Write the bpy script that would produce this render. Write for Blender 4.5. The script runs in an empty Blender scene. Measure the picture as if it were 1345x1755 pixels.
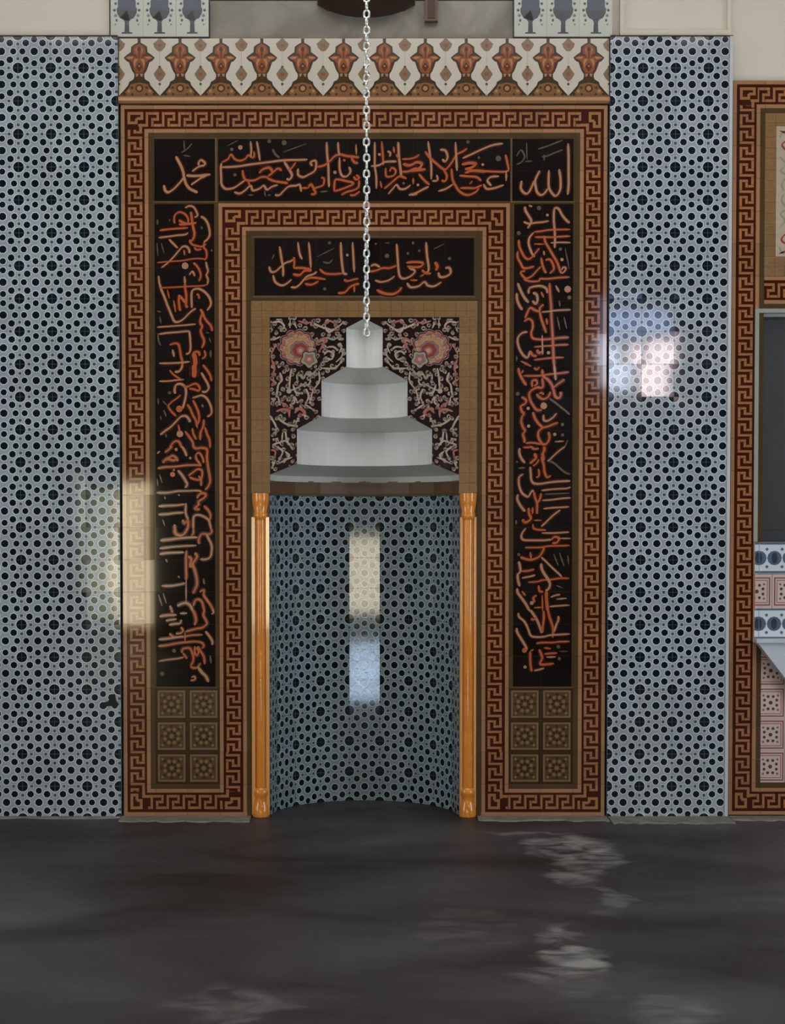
import bpy, math, random
from mathutils import Vector, Matrix
random.seed(7)
scene = bpy.context.scene
COL = scene.collection
PI = math.pi

# ------------------------------------------------------------------ camera
S = 0.003                      # metres per wall unit (u right, v down, wall plane y = 0)
DIST, CAMZ, PITCH = 8.25, 1.5191, math.radians(1.75)
cam = bpy.data.cameras.new('camera')
cam.sensor_fit = 'HORIZONTAL'; cam.sensor_width = 36.0
cam.lens = 2750.0 / 1345.0 * 36.0
cam.shift_x = (672.5 - 627.0) / 1345.0
cam.shift_y = (980.0 - 877.5) / 1345.0
cam.clip_end = 100
camo = bpy.data.objects.new('camera', cam); COL.objects.link(camo)
camo.location = (0, -DIST, CAMZ); camo.rotation_euler = (PI/2 - PITCH, 0, 0)
scene.camera = camo

# ------------------------------------------------------------------ world, lights, exposure
w = bpy.data.worlds.new('world'); scene.world = w; w.use_nodes = True
w.node_tree.nodes['Background'].inputs[0].default_value = (0.75, 0.85, 1.0, 1)
w.node_tree.nodes['Background'].inputs[1].default_value = 0.02
vs = scene.view_settings
vs.view_transform = 'Standard'; vs.look = 'None'; vs.exposure = 0.0; vs.gamma = 1.0
vs.use_curve_mapping = False

def area(name, loc, target, sx, sy, power, color, spread=180):
    l = bpy.data.lights.new(name, 'AREA'); l.shape = 'RECTANGLE'; l.size = sx; l.size_y = sy
    l.energy = power; l.color = color; l.spread = math.radians(spread)
    o = bpy.data.objects.new(name, l); COL.objects.link(o); o.location = loc
    d = Vector(target) - Vector(loc)
    o.rotation_euler = d.to_track_quat('-Z', 'Y').to_euler()
    return o
# daylight of the side windows (left, right) and an added soft fill under the ceiling
area('daylight_left_window', (-5.3, -4.2, 2.0), (0, -0.5, 1.4), 2.2, 3.0, 72, (0.88, 0.94, 1.0))
area('daylight_right_window', (5.3, -4.2, 2.0), (0, -0.5, 1.2), 2.2, 3.0, 100, (0.80, 0.90, 1.0))
area('added_ceiling_fill', (0, -3.6, 5.7), (0, -2.4, 0), 6.0, 2.6, 130, (1.0, 0.95, 0.86))
area('added_floor_beam', (0, -7.8, 5.4), (0, -7.7, 0), 0.5, 6.4, 3600, (0.55, 0.78, 1.0), 9)  # added narrow beam on the rear floor for the blue niche reflection

# ------------------------------------------------------------------ helpers
def X(u): return (u - 627.0) * S
def Z(v): return (1400.0 - v) * S
def P2W(px, py, Y=0.0):
    """photo pixel -> world point on the vertical plane y = Y"""
    dx = (px - 627.0) / 2750.0; dy = -(py - 980.0) / 2750.0
    c, s = math.cos(PITCH), math.sin(PITCH)
    d = (dx, c + dy * s, -s + dy * c)
    t = (Y + DIST) / d[1]
    return d[0] * t, CAMZ + d[2] * t
def P2UV(px, py):
    x, z = P2W(px, py)
    return x / S + 627.0, 1400.0 - z / S

def lin(c):
    out = []
    for k in c:
        k = k / 255.0
        out.append(k / 12.92 if k <= 0.04045 else ((k + 0.055) / 1.055) ** 2.4)
    return out

MATS = {}
def mat(name, rgb, rough=0.5, vary=0.0, noise=0.0, nscale=20.0, metal=0.0, coat=0.0, bump=0.0, emit=None, estr=0.0, spec=0.5):
    if name in MATS: return MATS[name]
    m = bpy.data.materials.new(name); m.use_nodes = True
    nt = m.node_tree; b = nt.nodes['Principled BSDF']
    col = lin(rgb)
    b.inputs['Roughness'].default_value = rough
    b.inputs['Metallic'].default_value = metal
    b.inputs['Specular IOR Level'].default_value = spec
    if coat: b.inputs['Coat Weight'].default_value = coat; b.inputs['Coat Roughness'].default_value = 0.05
    src = None
    rgbn = nt.nodes.new('ShaderNodeRGB'); rgbn.outputs[0].default_value = (*col, 1); src = rgbn.outputs[0]
    if vary:
        oi = nt.nodes.new('ShaderNodeObjectInfo')
        mr = nt.nodes.new('ShaderNodeMapRange'); mr.inputs[3].default_value = 1 - vary; mr.inputs[4].default_value = 1 + vary
        nt.links.new(oi.outputs['Random'], mr.inputs[0])
        mx = nt.nodes.new('ShaderNodeVectorMath'); mx.operation = 'SCALE'
        nt.links.new(src, mx.inputs[0]); nt.links.new(mr.outputs[0], mx.inputs['Scale']); src = mx.outputs[0]
    if noise or bump:
        tc = nt.nodes.new('ShaderNodeTexCoord')
        nz = nt.nodes.new('ShaderNodeTexNoise'); nz.inputs['Scale'].default_value = nscale; nz.inputs['Detail'].default_value = 6
        geo = nt.nodes.new('ShaderNodeNewGeometry')
        nt.links.new(geo.outputs['Position'], nz.inputs['Vector'])
        if noise:
            mr2 = nt.nodes.new('ShaderNodeMapRange'); mr2.inputs[1].default_value = 0.3; mr2.inputs[2].default_value = 0.7
            mr2.inputs[3].default_value = 1 - noise; mr2.inputs[4].default_value = 1 + noise
            nt.links.new(nz.outputs[0], mr2.inputs[0])
            mx2 = nt.nodes.new('ShaderNodeVectorMath'); mx2.operation = 'SCALE'
            nt.links.new(src, mx2.inputs[0]); nt.links.new(mr2.outputs[0], mx2.inputs['Scale']); src = mx2.outputs[0]
        if bump:
            bp = nt.nodes.new('ShaderNodeBump'); bp.inputs['Strength'].default_value = bump; bp.inputs['Distance'].default_value = 0.01
            nt.links.new(nz.outputs[0], bp.inputs['Height']); nt.links.new(bp.outputs[0], b.inputs['Normal'])
    nt.links.new(src, b.inputs['Base Color'])
    if emit:
        b.inputs['Emission Color'].default_value = (*lin(emit), 1); b.inputs['Emission Strength'].default_value = estr
    MATS[name] = m
    return m

# glazed tile colours
G = 0.055
PIER = dict(rough=0.06, vary=0.06)
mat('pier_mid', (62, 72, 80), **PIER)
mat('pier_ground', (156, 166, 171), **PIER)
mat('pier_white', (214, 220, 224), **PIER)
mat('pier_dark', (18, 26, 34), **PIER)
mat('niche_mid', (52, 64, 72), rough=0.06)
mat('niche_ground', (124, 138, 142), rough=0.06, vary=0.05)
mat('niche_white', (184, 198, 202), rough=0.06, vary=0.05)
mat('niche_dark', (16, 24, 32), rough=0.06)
mat('key_light', (162, 110, 72), rough=G, vary=0.10)
mat('key_line', (164, 120, 86), rough=G, vary=0.08)
mat('key_dark', (64, 26, 13), rough=G, vary=0.12)
mat('olive', (80, 62, 38), rough=G, vary=0.08)
mat('olive_line', (104, 86, 60), rough=G)
mat('black_glaze', (24, 17, 13), rough=0.05, vary=0.15)
mat('ink_halo', (62, 26, 16), rough=0.12)  # dark red halo around the letter strokes
mat('ink_orange', (178, 90, 52), rough=0.16)
mat('ink_tan', (172, 126, 94), rough=0.16)
mat('ink_faint', (92, 80, 64), rough=0.16)
mat('rosette_ground', (84, 60, 34), rough=0.2, vary=0.08)
mat('rosette_dark', (50, 32, 18), rough=0.2)
mat('rosette_light', (128, 102, 70), rough=0.2)
mat('brown_tile', (134, 100, 62), rough=0.22, vary=0.10, noise=0.12, nscale=60)
mat('brown_line', (146, 116, 80), rough=0.22)
mat('brown_deep', (96, 68, 42), rough=0.22)
mat('brown_band', (110, 80, 52), rough=0.4)
mat('crest_white', (206, 196, 180), rough=0.15, vary=0.03)
mat('crest_dark', (62, 44, 26), rough=0.15)
mat('crest_brown', (142, 76, 36), rough=0.15, vary=0.10)
mat('crest_grey', (132, 108, 82), rough=0.15)
mat('crest_tan', (172, 126, 84), rough=0.15)
mat('crest_olive', (128, 92, 52), rough=0.15)
mat('crest_deep', (84, 40, 18), rough=0.15)
mat('ledge_tan', (190, 142, 100), rough=0.18, vary=0.05)
mat('grout_brown', (70, 52, 38), rough=0.9)
mat('grout_grey', (84, 92, 96), rough=0.9)
mat('grout_dark', (62, 54, 44), rough=0.9)
mat('amber', (226, 140, 50), rough=0.12, noise=0.10, nscale=9, coat=0.5)
mat('amber_fillet', (224, 160, 96), rough=0.08, coat=0.4)
mat('hood_white', (238, 236, 232), rough=0.55, spec=0.25, noise=0.03, nscale=4)
mat('hood_soffit', (222, 220, 208), rough=0.6, spec=0.25, noise=0.03, nscale=4)
mat('floral_black', (34, 20, 18), rough=0.14)
mat('floral_mauve', (134, 104, 96), rough=0.14)
mat('floral_cream', (178, 158, 142), rough=0.14)
mat('floral_pink', (168, 104, 92), rough=0.14)
mat('floral_ochre', (176, 128, 84), rough=0.14)
mat('floral_red', (140, 62, 56), rough=0.14)
mat('floral_green', (150, 148, 128), rough=0.14)
mat('plaster_white', (220, 210, 196), rough=0.8, noise=0.03, nscale=3, bump=0.05)
mat('plaster_cool', (206, 204, 200), rough=0.8, noise=0.03, nscale=3, bump=0.05)
mat('vase_ground', (188, 188, 176), rough=0.15, vary=0.03)
mat('vase_blue', (40, 54, 76), rough=0.15)
mat('vase_deep', (36, 36, 54), rough=0.15)
mat('vase_mist', (96, 120, 122), rough=0.15)
mat('wood_dark', (62, 38, 28), rough=0.45, noise=0.2, nscale=14)
mat('wood_mid', (104, 76, 52), rough=0.45, noise=0.2, nscale=30)
mat('steel', (240, 244, 240), rough=0.25, metal=0.7)
mat('skirting_stone', (120, 118, 110), rough=0.7, noise=0.25, nscale=14, bump=0.3)
mat('trim_white', (196, 198, 198), rough=0.3)
mat('door_dark', (46, 44, 43), rough=0.35, noise=0.08, nscale=3)
mat('door_frame', (150, 152, 140), rough=0.35)
mat('sill_white', (214, 220, 228), rough=0.15)
mat('sill_blue', (88, 104, 122), rough=0.15)
mat('sill_deep', (56, 66, 84), rough=0.15)
mat('pink_ground', (206, 184, 176), rough=0.2, vary=0.05)
mat('pink_line', (140, 90, 84), rough=0.2)
mat('pink_deep', (92, 62, 60), rough=0.2)
mat('slant_pale', (200, 204, 212), rough=0.3, noise=0.05, nscale=5)  # pale tone standing for slanting light under the sill
mat('cream_panel', (186, 168, 144), rough=0.2, noise=0.06, nscale=30)
mat('room_wall', (150, 146, 138), rough=0.9)
mat('room_ceiling', (150, 146, 138), rough=0.9)
mat('window_wood', (70, 52, 40), rough=0.5)
def marble():
    m = mat('marble_grey', (138, 130, 118), rough=0.35)
    nt = m.node_tree; b = nt.nodes['Principled BSDF']
    geo = nt.nodes.new('ShaderNodeNewGeometry')
    nz = nt.nodes.new('ShaderNodeTexNoise'); nz.inputs['Scale'].default_value = 2.4; nz.inputs['Detail'].default_value = 8; nz.inputs['Distortion'].default_value = 1.6
    cr = nt.nodes.new('ShaderNodeValToRGB')
    cr.color_ramp.elements[0].position = 0.38; cr.color_ramp.elements[0].color = (*lin((118, 111, 98)), 1)
    cr.color_ramp.elements[1].position = 0.62; cr.color_ramp.elements[1].color = (*lin((150, 142, 128)), 1)
    nt.links.new(geo.outputs['Position'], nz.inputs['Vector']); nt.links.new(nz.outputs[0], cr.inputs[0])
    nt.links.new(cr.outputs[0], b.inputs['Base Color'])
marble()

def link(name, me, parent=None):
    o = bpy.data.objects.new(name, me); COL.objects.link(o)
    if parent is not None: o.parent = parent
    return o
def thing(name, label, cat, loc=(0, 0, 0), group=None):
    o = bpy.data.objects.new(name, None); COL.objects.link(o); o.location = loc; o.empty_display_size = 0.1
    o['label'] = label; o['category'] = cat
    if group: o['group'] = group
    return o
def local(o, parent):
    """keep the world position that was given while parenting"""
    if parent is not None:
        pl = Vector((0, 0, 0)); p = parent
        while p is not None:
            pl += p.location; p = p.parent
        o.location = o.location - pl
    return o

class MB:
    """collects polygons with material names into one mesh"""
    def __init__(self): self.v = []; self.f = []; self.m = []
    def poly(self, pts, m):
        b = len(self.v); self.v += [tuple(p) for p in pts]; self.f.append(tuple(range(b, b + len(pts)))); self.m.append(m)
    def box(self, x0, x1, y0, y1, z0, z1, m):
        if x0 > x1: x0, x1 = x1, x0
        if y0 > y1: y0, y1 = y1, y0
        if z0 > z1: z0, z1 = z1, z0
        b = len(self.v)
        self.v += [(x0,y0,z0),(x1,y0,z0),(x1,y1,z0),(x0,y1,z0),(x0,y0,z1),(x1,y0,z1),(x1,y1,z1),(x0,y1,z1)]
        for f in ((0,3,2,1),(4,5,6,7),(0,1,5,4),(1,2,6,5),(2,3,7,6),(3,0,4,7)):
            self.f.append(tuple(b + i for i in f)); self.m.append(m)
    def prism(self, pts, y0, y1, m):
        """outline in (x, z), extruded from y0 (front) to y1"""
        n = len(pts); b = len(self.v)
        ar = sum(pts[i][0]*pts[(i+1)%n][1] - pts[(i+1)%n][0]*pts[i][1] for i in range(n))
        if ar < 0: pts = pts[::-1]
        self.v += [(x, y0, z) for x, z in pts] + [(x, y1, z) for x, z in pts]
        self.f.append(tuple(range(b, b + n))); self.m.append(m)
        self.f.append(tuple(range(b + 2*n - 1, b + n - 1, -1))); self.m.append(m)
        for i in range(n):
            j = (i + 1) % n
            self.f.append((b+i, b+n+i, b+n+j, b+j)); self.m.append(m)
    def lathe(self, prof, n, m, cx=0, cy=0, a0=0, a1=2*PI, flat=False):
        full = abs(a1 - a0 - 2*PI) < 1e-6
        cols = n if full else n + 1
        b = len(self.v)
        for i in range(cols):
            a = a0 + (a1 - a0) * i / n
            for r, z in prof: self.v.append((cx + r*math.cos(a), cy + r*math.sin(a), z))
        k = len(prof)
        for i in range(n):
            j = (i + 1) % cols
            for q in range(k - 1):
                self.f.append((b+i*k+q, b+j*k+q, b+j*k+q+1, b+i*k+q+1)); self.m.append(m)
    def build(self, name, parent=None, smooth=False, loc=None):
        me = self.mesh(name, smooth)
        o = link(name, me)
        if loc is not None: o.location = loc
        if parent is not None: local(o, parent); o.parent = parent
        return o
    def mesh(self, name, smooth=False):
        me = bpy.data.meshes.new(name)
        me.from_pydata(self.v, [], self.f)
        names = []
        for m in self.m:
            if m not in names: names.append(m)
        for nm in names: me.materials.append(MATS[nm])
        idx = [names.index(m) for m in self.m]
        me.polygons.foreach_set('material_index', idx)
        if smooth: me.polygons.foreach_set('use_smooth', [True]*len(idx))
        me.update()
        return me

def clip(poly, x0, x1, y0, y1):
    def cut(pts, inside, inter):
        out = []
        for i in range(len(pts)):
            a, b = pts[i-1], pts[i]
            ia, ib = inside(a), inside(b)
            if ib:
                if not ia: out.append(inter(a, b))
                out.append(b)
            elif ia: out.append(inter(a, b))
        return out
    def ix(c): return lambda a, b: (c, a[1] + (b[1]-a[1])*(c-a[0])/(b[0]-a[0]))
    def iy(c): return lambda a, b: (a[0] + (b[0]-a[0])*(c-a[1])/(b[1]-a[1]), c)
    for ins, it in ((lambda p: p[0] >= x0, ix(x0)), (lambda p: p[0] <= x1, ix(x1)), (lambda p: p[1] >= y0, iy(y0)), (lambda p: p[1] <= y1, iy(y1))):
        if len(poly) < 3: return []
        poly = cut(poly, ins, it)
    return poly if len(poly) >= 3 else []

TH = 0.008
CACHE = {}
def tile_mesh(w, h, base, layers, gap=0.10, key=None):
    """glazed tile, w x h wall units, front face towards -y, origin at its centre.
    layers: (material, polygon in units from the tile centre, v down)"""
    if key is not None and key in CACHE: return CACHE[key]
    b = MB(); hw = (w/2 - gap)*S; hh = (h/2 - gap)*S; ch = 0.0004
    fr = [(-hw+ch, 0, -hh+ch), (hw-ch, 0, -hh+ch), (hw-ch, 0, hh-ch), (-hw+ch, 0, hh-ch)]
    rim = [(-hw, ch, -hh), (hw, ch, -hh), (hw, ch, hh), (-hw, ch, hh)]
    bk = [(-hw, TH, -hh), (hw, TH, -hh), (hw, TH, hh), (-hw, TH, hh)]
    b.poly(fr, base)
    for i in range(4):
        j = (i+1) % 4
        b.poly([rim[i], rim[j], fr[j], fr[i]], base); b.poly([bk[i], bk[j], rim[j], rim[i]], base)
    b.poly(bk[::-1], base)
    ex, ez = hw - ch, hh - ch
    for li, (m, pg) in enumerate(layers):
        q = clip([(x*S, -z*S) for x, z in pg], -ex, ex, -ez, ez)
        if not q: continue
        a = sum(q[i][0]*q[(i+1) % len(q)][1] - q[(i+1) % len(q)][0]*q[i][1] for i in range(len(q)))
        if abs(a) < 1e-9: continue
        if a < 0: q = q[::-1]
        lv = LEVEL.get(m, 1)
        b.poly([(x, -0.00018*lv - 0.000006*(li % 24), z) for x, z in q], m)
    me = b.mesh('tile')
    if key is not None: CACHE[key] = me
    return me
LEVEL = {'pier_mid': 2, 'niche_mid': 2, 'pier_white': 1, 'pier_dark': 2, 'niche_white': 1, 'niche_dark': 2,
         'key_dark': 1, 'key_light': 2, 'key_line': 3, 'olive': 1, 'olive_line': 2, 'black_glaze': 2,
         'rosette_dark': 1, 'rosette_light': 2, 'crest_dark': 1, 'crest_brown': 2, 'crest_olive': 2, 'crest_grey': 1, 'crest_deep': 3, 'crest_tan': 4,
         'brown_line': 1, 'brown_deep': 1, 'vase_mist': 1, 'vase_blue': 2, 'vase_deep': 3,
         'sill_blue': 1, 'sill_deep': 2, 'pink_line': 1, 'pink_ground': 2, 'pink_deep': 3}

def put_tile(me, parent, u, v, y=0.0, rz=0.0, tilt=0.25, x=None):
    o = link('tile', me)
    o.location = (X(u) if x is None else x, y, Z(v))
    t = math.radians(tilt)
    o.rotation_euler = (random.uniform(-t, t), 0, rz + random.uniform(-t, t))
    local(o, parent); o.parent = parent
    return o

def rect(u0, v0, u1, v1): return [(u0, v0), (u1, v0), (u1, v1), (u0, v1)]
def disc(u, v, r, n=10, sx=1.0, rot=0.0): return [(u + sx*r*math.cos(rot + 2*PI*i/n), v + r*math.sin(rot + 2*PI*i/n)) for i in range(n)]
def off(layers, du, dv): return [(m, [(x - du, z - dv) for x, z in p]) for m, p in layers]

# ------------------------------------------------------------------ setting
def struct(name, b, smooth=False):
    o = b.build(name, None, smooth); o['kind'] = 'structure'; return o

NU, NR = 624.5, 165.0               # niche axis and radius in wall units
b = MB()
WB = 0.06                            # face of the masonry behind the tiling
b.box(X(-1400), X(459), WB, 0.75, 0, 6.0, 'plaster_white')
b.box(X(790), X(1294), WB, 0.75, 0, 6.0, 'plaster_white')
b.box(X(1500), X(2700), WB, 0.75, 0, 6.0, 'plaster_white')
b.box(X(1294), X(1500), WB, 0.75, Z(520), 6.0, 'plaster_white')
b.box(X(1294), X(1500), 0.45, 0.75, 0, Z(520), 'plaster_white')
b.box(X(459), X(790), WB, 0.75, Z(540), 6.0, 'plaster_white')
struct('wall_front', b)

def floor_material():
    m = bpy.data.materials.new('floor_screed'); m.use_nodes = True; nt = m.node_tree; bs = nt.nodes['Principled BSDF']
    N = nt.nodes.new; L = nt.links.new
    geo = N('ShaderNodeNewGeometry'); pos = geo.outputs['Position']
    def noise(scale, detail, sx=1, sy=1, dist=0.0):
        mp = N('ShaderNodeMapping'); mp.inputs['Scale'].default_value = (sx, sy, 1); L(pos, mp.inputs[0])
        n = N('ShaderNodeTexNoise'); n.inputs['Scale'].default_value = scale; n.inputs['Detail'].default_value = detail; n.inputs['Distortion'].default_value = dist
        L(mp.outputs[0], n.inputs['Vector']); return n.outputs[0], n.outputs[1]
    n1, _ = noise(1.1, 7, 0.7, 1.2, 0.6)
    cr = N('ShaderNodeValToRGB'); L(n1, cr.inputs[0])
    cr.color_ramp.elements[0].position = 0.36; cr.color_ramp.elements[0].color = (*lin((40, 37, 36)), 1)
    cr.color_ramp.elements[1].position = 0.70; cr.color_ramp.elements[1].color = (*lin((80, 78, 82)), 1)
    _, nc = noise(3.0, 7, 1.0, 1.4, 0.8)
    sub = N('ShaderNodeVectorMath'); sub.operation = 'SUBTRACT'; L(nc, sub.inputs[0]); sub.inputs[1].default_value = (0.5, 0.5, 0.5)
    scl = N('ShaderNodeVectorMath'); scl.operation = 'SCALE'; L(sub.outputs[0], scl.inputs[0]); scl.inputs['Scale'].default_value = 0.40
    add = N('ShaderNodeVectorMath'); add.operation = 'ADD'; L(pos, add.inputs[0]); L(scl.outputs[0], add.inputs[1])
    acc = None
    # light reflections and a glint painted as pale patches: x, y, half width, half length, strength
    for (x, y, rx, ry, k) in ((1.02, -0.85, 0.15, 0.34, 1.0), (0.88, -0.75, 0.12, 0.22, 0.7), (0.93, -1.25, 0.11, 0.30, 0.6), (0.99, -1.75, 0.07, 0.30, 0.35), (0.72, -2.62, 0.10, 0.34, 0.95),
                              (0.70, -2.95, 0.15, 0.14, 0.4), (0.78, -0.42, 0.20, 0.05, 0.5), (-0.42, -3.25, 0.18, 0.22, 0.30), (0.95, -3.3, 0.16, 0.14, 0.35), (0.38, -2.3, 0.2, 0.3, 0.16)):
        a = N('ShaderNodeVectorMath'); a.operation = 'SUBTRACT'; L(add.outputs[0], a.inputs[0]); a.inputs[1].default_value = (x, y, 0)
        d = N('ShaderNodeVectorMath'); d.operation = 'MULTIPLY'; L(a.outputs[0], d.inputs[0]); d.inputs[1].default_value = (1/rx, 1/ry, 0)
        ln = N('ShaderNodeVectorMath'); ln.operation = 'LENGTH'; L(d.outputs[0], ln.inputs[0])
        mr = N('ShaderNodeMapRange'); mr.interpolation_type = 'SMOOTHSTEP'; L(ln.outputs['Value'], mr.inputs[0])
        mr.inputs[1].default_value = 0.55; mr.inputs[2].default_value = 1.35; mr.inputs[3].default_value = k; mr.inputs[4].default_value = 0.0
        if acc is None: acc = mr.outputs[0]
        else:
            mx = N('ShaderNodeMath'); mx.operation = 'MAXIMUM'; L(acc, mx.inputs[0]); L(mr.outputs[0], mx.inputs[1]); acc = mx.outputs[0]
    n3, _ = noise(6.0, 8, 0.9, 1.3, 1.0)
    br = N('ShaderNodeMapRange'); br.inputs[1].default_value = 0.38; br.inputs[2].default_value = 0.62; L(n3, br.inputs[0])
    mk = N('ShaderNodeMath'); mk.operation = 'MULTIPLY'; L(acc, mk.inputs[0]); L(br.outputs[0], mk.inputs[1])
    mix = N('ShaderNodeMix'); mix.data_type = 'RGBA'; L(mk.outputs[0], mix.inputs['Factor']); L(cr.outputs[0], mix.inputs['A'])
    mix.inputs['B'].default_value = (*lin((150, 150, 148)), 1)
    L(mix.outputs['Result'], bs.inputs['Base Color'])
    rr = N('ShaderNodeMapRange'); rr.inputs[3].default_value = 0.42; rr.inputs[4].default_value = 0.62; L(n3, rr.inputs[0]); L(rr.outputs[0], bs.inputs['Roughness'])
    bs.inputs['Specular IOR Level'].default_value = 0.3
    n4, _ = noise(3.0, 5, 0.5, 1.4, 0.5)
    bp = N('ShaderNodeBump'); bp.inputs['Strength'].default_value = 0.25; bp.inputs['Distance'].default_value = 0.03; L(n4, bp.inputs['Height']); L(bp.outputs[0], bs.inputs['Normal'])
    MATS['floor_screed'] = m
floor_material()
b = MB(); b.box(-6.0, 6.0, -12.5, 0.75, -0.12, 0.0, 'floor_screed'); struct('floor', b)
b = MB(); b.box(-6.0, 6.0, -12.5, 0.75, 6.0, 6.15, 'room_ceiling'); struct('ceiling', b)
b = MB(); b.box(-6.15, -6.0, -12.5, 0.75, 0, 6.0, 'room_wall'); struct('wall_left', b)
b = MB(); b.box(6.0, 6.15, -12.5, 0.75, 0, 6.0, 'room_wall'); struct('wall_right', b)
b = MB(); b.box(-6.0, 6.0, -12.65, -12.5, 0, 6.0, 'room_wall'); struct('wall_back', b)

# windows of the back wall, their panes bright with the day outside
def window(name, x0, x1, z0, z1, panes):
    b = MB(); f = 0.05
    b.box(x0-f, x0, -12.5, -12.40, z0-f, z1+f, 'window_wood'); b.box(x1, x1+f, -12.5, -12.40, z0-f, z1+f, 'window_wood')
    b.box(x0, x1, -12.5, -12.40, z0-f, z0, 'window_wood'); b.box(x0, x1, -12.5, -12.40, z1, z1+f, 'window_wood')
    o = struct(name, b)
    for i, (a0, a1, c0, c1, colr, st) in enumerate(panes):
        nm = 'daylit_glass_%s_%d' % (name, i)
        mat(nm, (10, 10, 10), rough=0.1, emit=colr, estr=st)
        q = MB(); q.box(a0, a1, -12.47, -12.45, c0, c1, nm); q.build('pane', o)
    return o
window('window_1', 3.0, 4.0, 3.2, 4.4, [(3.0, 3.36, 3.24, 3.92, (222, 232, 255), 17), (3.50, 3.98, 3.24, 3.92, (255, 232, 236), 21), (3.0, 3.98, 4.02, 4.36, (176, 200, 255), 7)])
window('window_2', -3.62, -2.78, 0.15, 2.05, [(-3.62, -3.32, 0.18, 2.02, (236, 240, 205), 4), (-3.26, -2.78, 0.18, 2.02, (255, 240, 200), 12)])
window('window_3', -0.36, 0.36, 0.30, 1.35, [(-0.36, 0.36, 0.33, 1.30, (255, 240, 210), 11)])

# ------------------------------------------------------------------ blue star piers
T = 55.6
def star_layers(w, d):
    """geometric star pattern, stars at the tile corners, u/v in 0..1 of a tile"""
    sh = []; mid = []
    for a in (0, 1):
        for c in (0, 1): sh.append((disc(a, c, .166, 12), disc(a, c, .196, 12)))
    for (a, c) in ((.28, 0), (.72, 0), (.28, 1), (.72, 1), (0, .28), (0, .72), (1, .28), (1, .72)):
        mid.append((disc(a, c, .062, 4, rot=PI/4), disc(a, c, .084, 4, rot=PI/4)))
    for a in (.245, .755):
        for c in (.245, .755): sh.append((disc(a, c, .110, 7, rot=.4), disc(a, c, .136, 7, rot=.4)))
    for (a, c) in ((.5, .14), (.5, .86), (.14, .5), (.86, .5)): sh.append((disc(a, c, .101, 7), disc(a, c, .125, 7)))
    for (a, c) in ((.36, .5), (.64, .5), (.5, .36), (.5, .64)): pass
    sh.append((disc(.5, .5, .120, 8, rot=PI/8), disc(.5, .5, .146, 8, rot=PI/8)))
    return [(w, q) for _, q in sh + mid] + [(d, p) for p, _ in sh] + [(d[:-4] + 'mid', p) for p, _ in mid]
PIERPAT = star_layers('pier_white', 'pier_dark')
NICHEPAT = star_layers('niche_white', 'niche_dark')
def star_tile(ku, kv, w, h, pat, base, size):
    """piece of the star tile: cut from fraction ku, kv (of one tile), w x h units"""
    lay = [(m, [((x - ku)*size - w/2, (z - kv)*size - h/2) for x, z in p]) for m, p in pat]
    return tile_mesh(w, h, base, lay, key=(base, round(ku, 3), round(kv, 3), round(w, 2), round(h, 2)))

def pier(label, u0, u1, star0, top, bottom, yf, trim=None):
    t = thing('tiled_pier', label, 'pier', (X((u0+u1)/2), yf, 0), 'star tiled piers beside the niche')
    c = MB(); c.box(X(u0), X(u1), 0.004 - yf*0, WB - yf, Z(bottom), Z(top), 'grout_grey')
    core = c.build('core', t, loc=(0, yf, 0)); core.location = (-t.location.x, 0, 0)
    k0 = math.floor((u0 - star0)/T); k1 = math.ceil((u1 - star0)/T)
    for k in range(k0, k1):
        a, e = max(u0, star0 + k*T), min(u1, star0 + (k+1)*T)
        if e - a < 1.5: continue
        r0 = math.floor((top - 123.0)/T); r1 = math.ceil((bottom - 123.0)/T)
        for r in range(r0, r1):
            c0, c1 = max(top, 123.0 + r*T), min(bottom, 123.0 + (r+1)*T)
            if c1 - c0 < 1.5: continue
            me = star_tile((a - star0)/T - k, (c0 - 123.0)/T - r, e - a, c1 - c0, PIERPAT, 'pier_ground', T)
            put_tile(me, t, (a+e)/2, (c0+c1)/2, yf - 0.004, tilt=0.32)
    if trim:
        q = MB(); q.box(X(u1), X(u1 + trim), -0.010, WB - yf, Z(bottom), Z(top), 'trim_white')
        o = q.build('edge_trim', t, loc=(0, yf, 0)); o.location = (-t.location.x, 0, 0)
    q = MB(); q.box(X(u0), X(u1 + (trim or 0)), -0.010, 0.004, Z(top), Z(top - 1.6), 'grout_dark')
    o = q.build('top_edge', t, loc=(0, yf, 0)); o.location = (-t.location.x, 0, 0)
    return t
lp = pier('wide pier of blue-black star tiles left of the prayer niche', -130, 206.5, 37.2 - 4*T, 70.0, 1401.0, -0.012)
rp_ = pier('narrow pier of blue-black star tiles between prayer niche and right doorway', 1041.0, 1243.0, 1041.0, 70.0, 1401.0, -0.012, trim=5.5)

chip = MB(); chip.poly([(X(P2UV(a, c)[0]), -0.0185, Z(P2UV(a, c)[1])) for a, c in ((175, 1203), (177, 1211), (188, 1209), (200, 1210), (205, 1207), (200, 1200), (198, 1189), (193, 1189), (190, 1196), (185, 1202))][::1], 'pier_dark')
chip = chip.build('chip', lp, loc=(0, 0, 0)); chip['label'] = 'dark chipped spot in the tiling'

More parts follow.
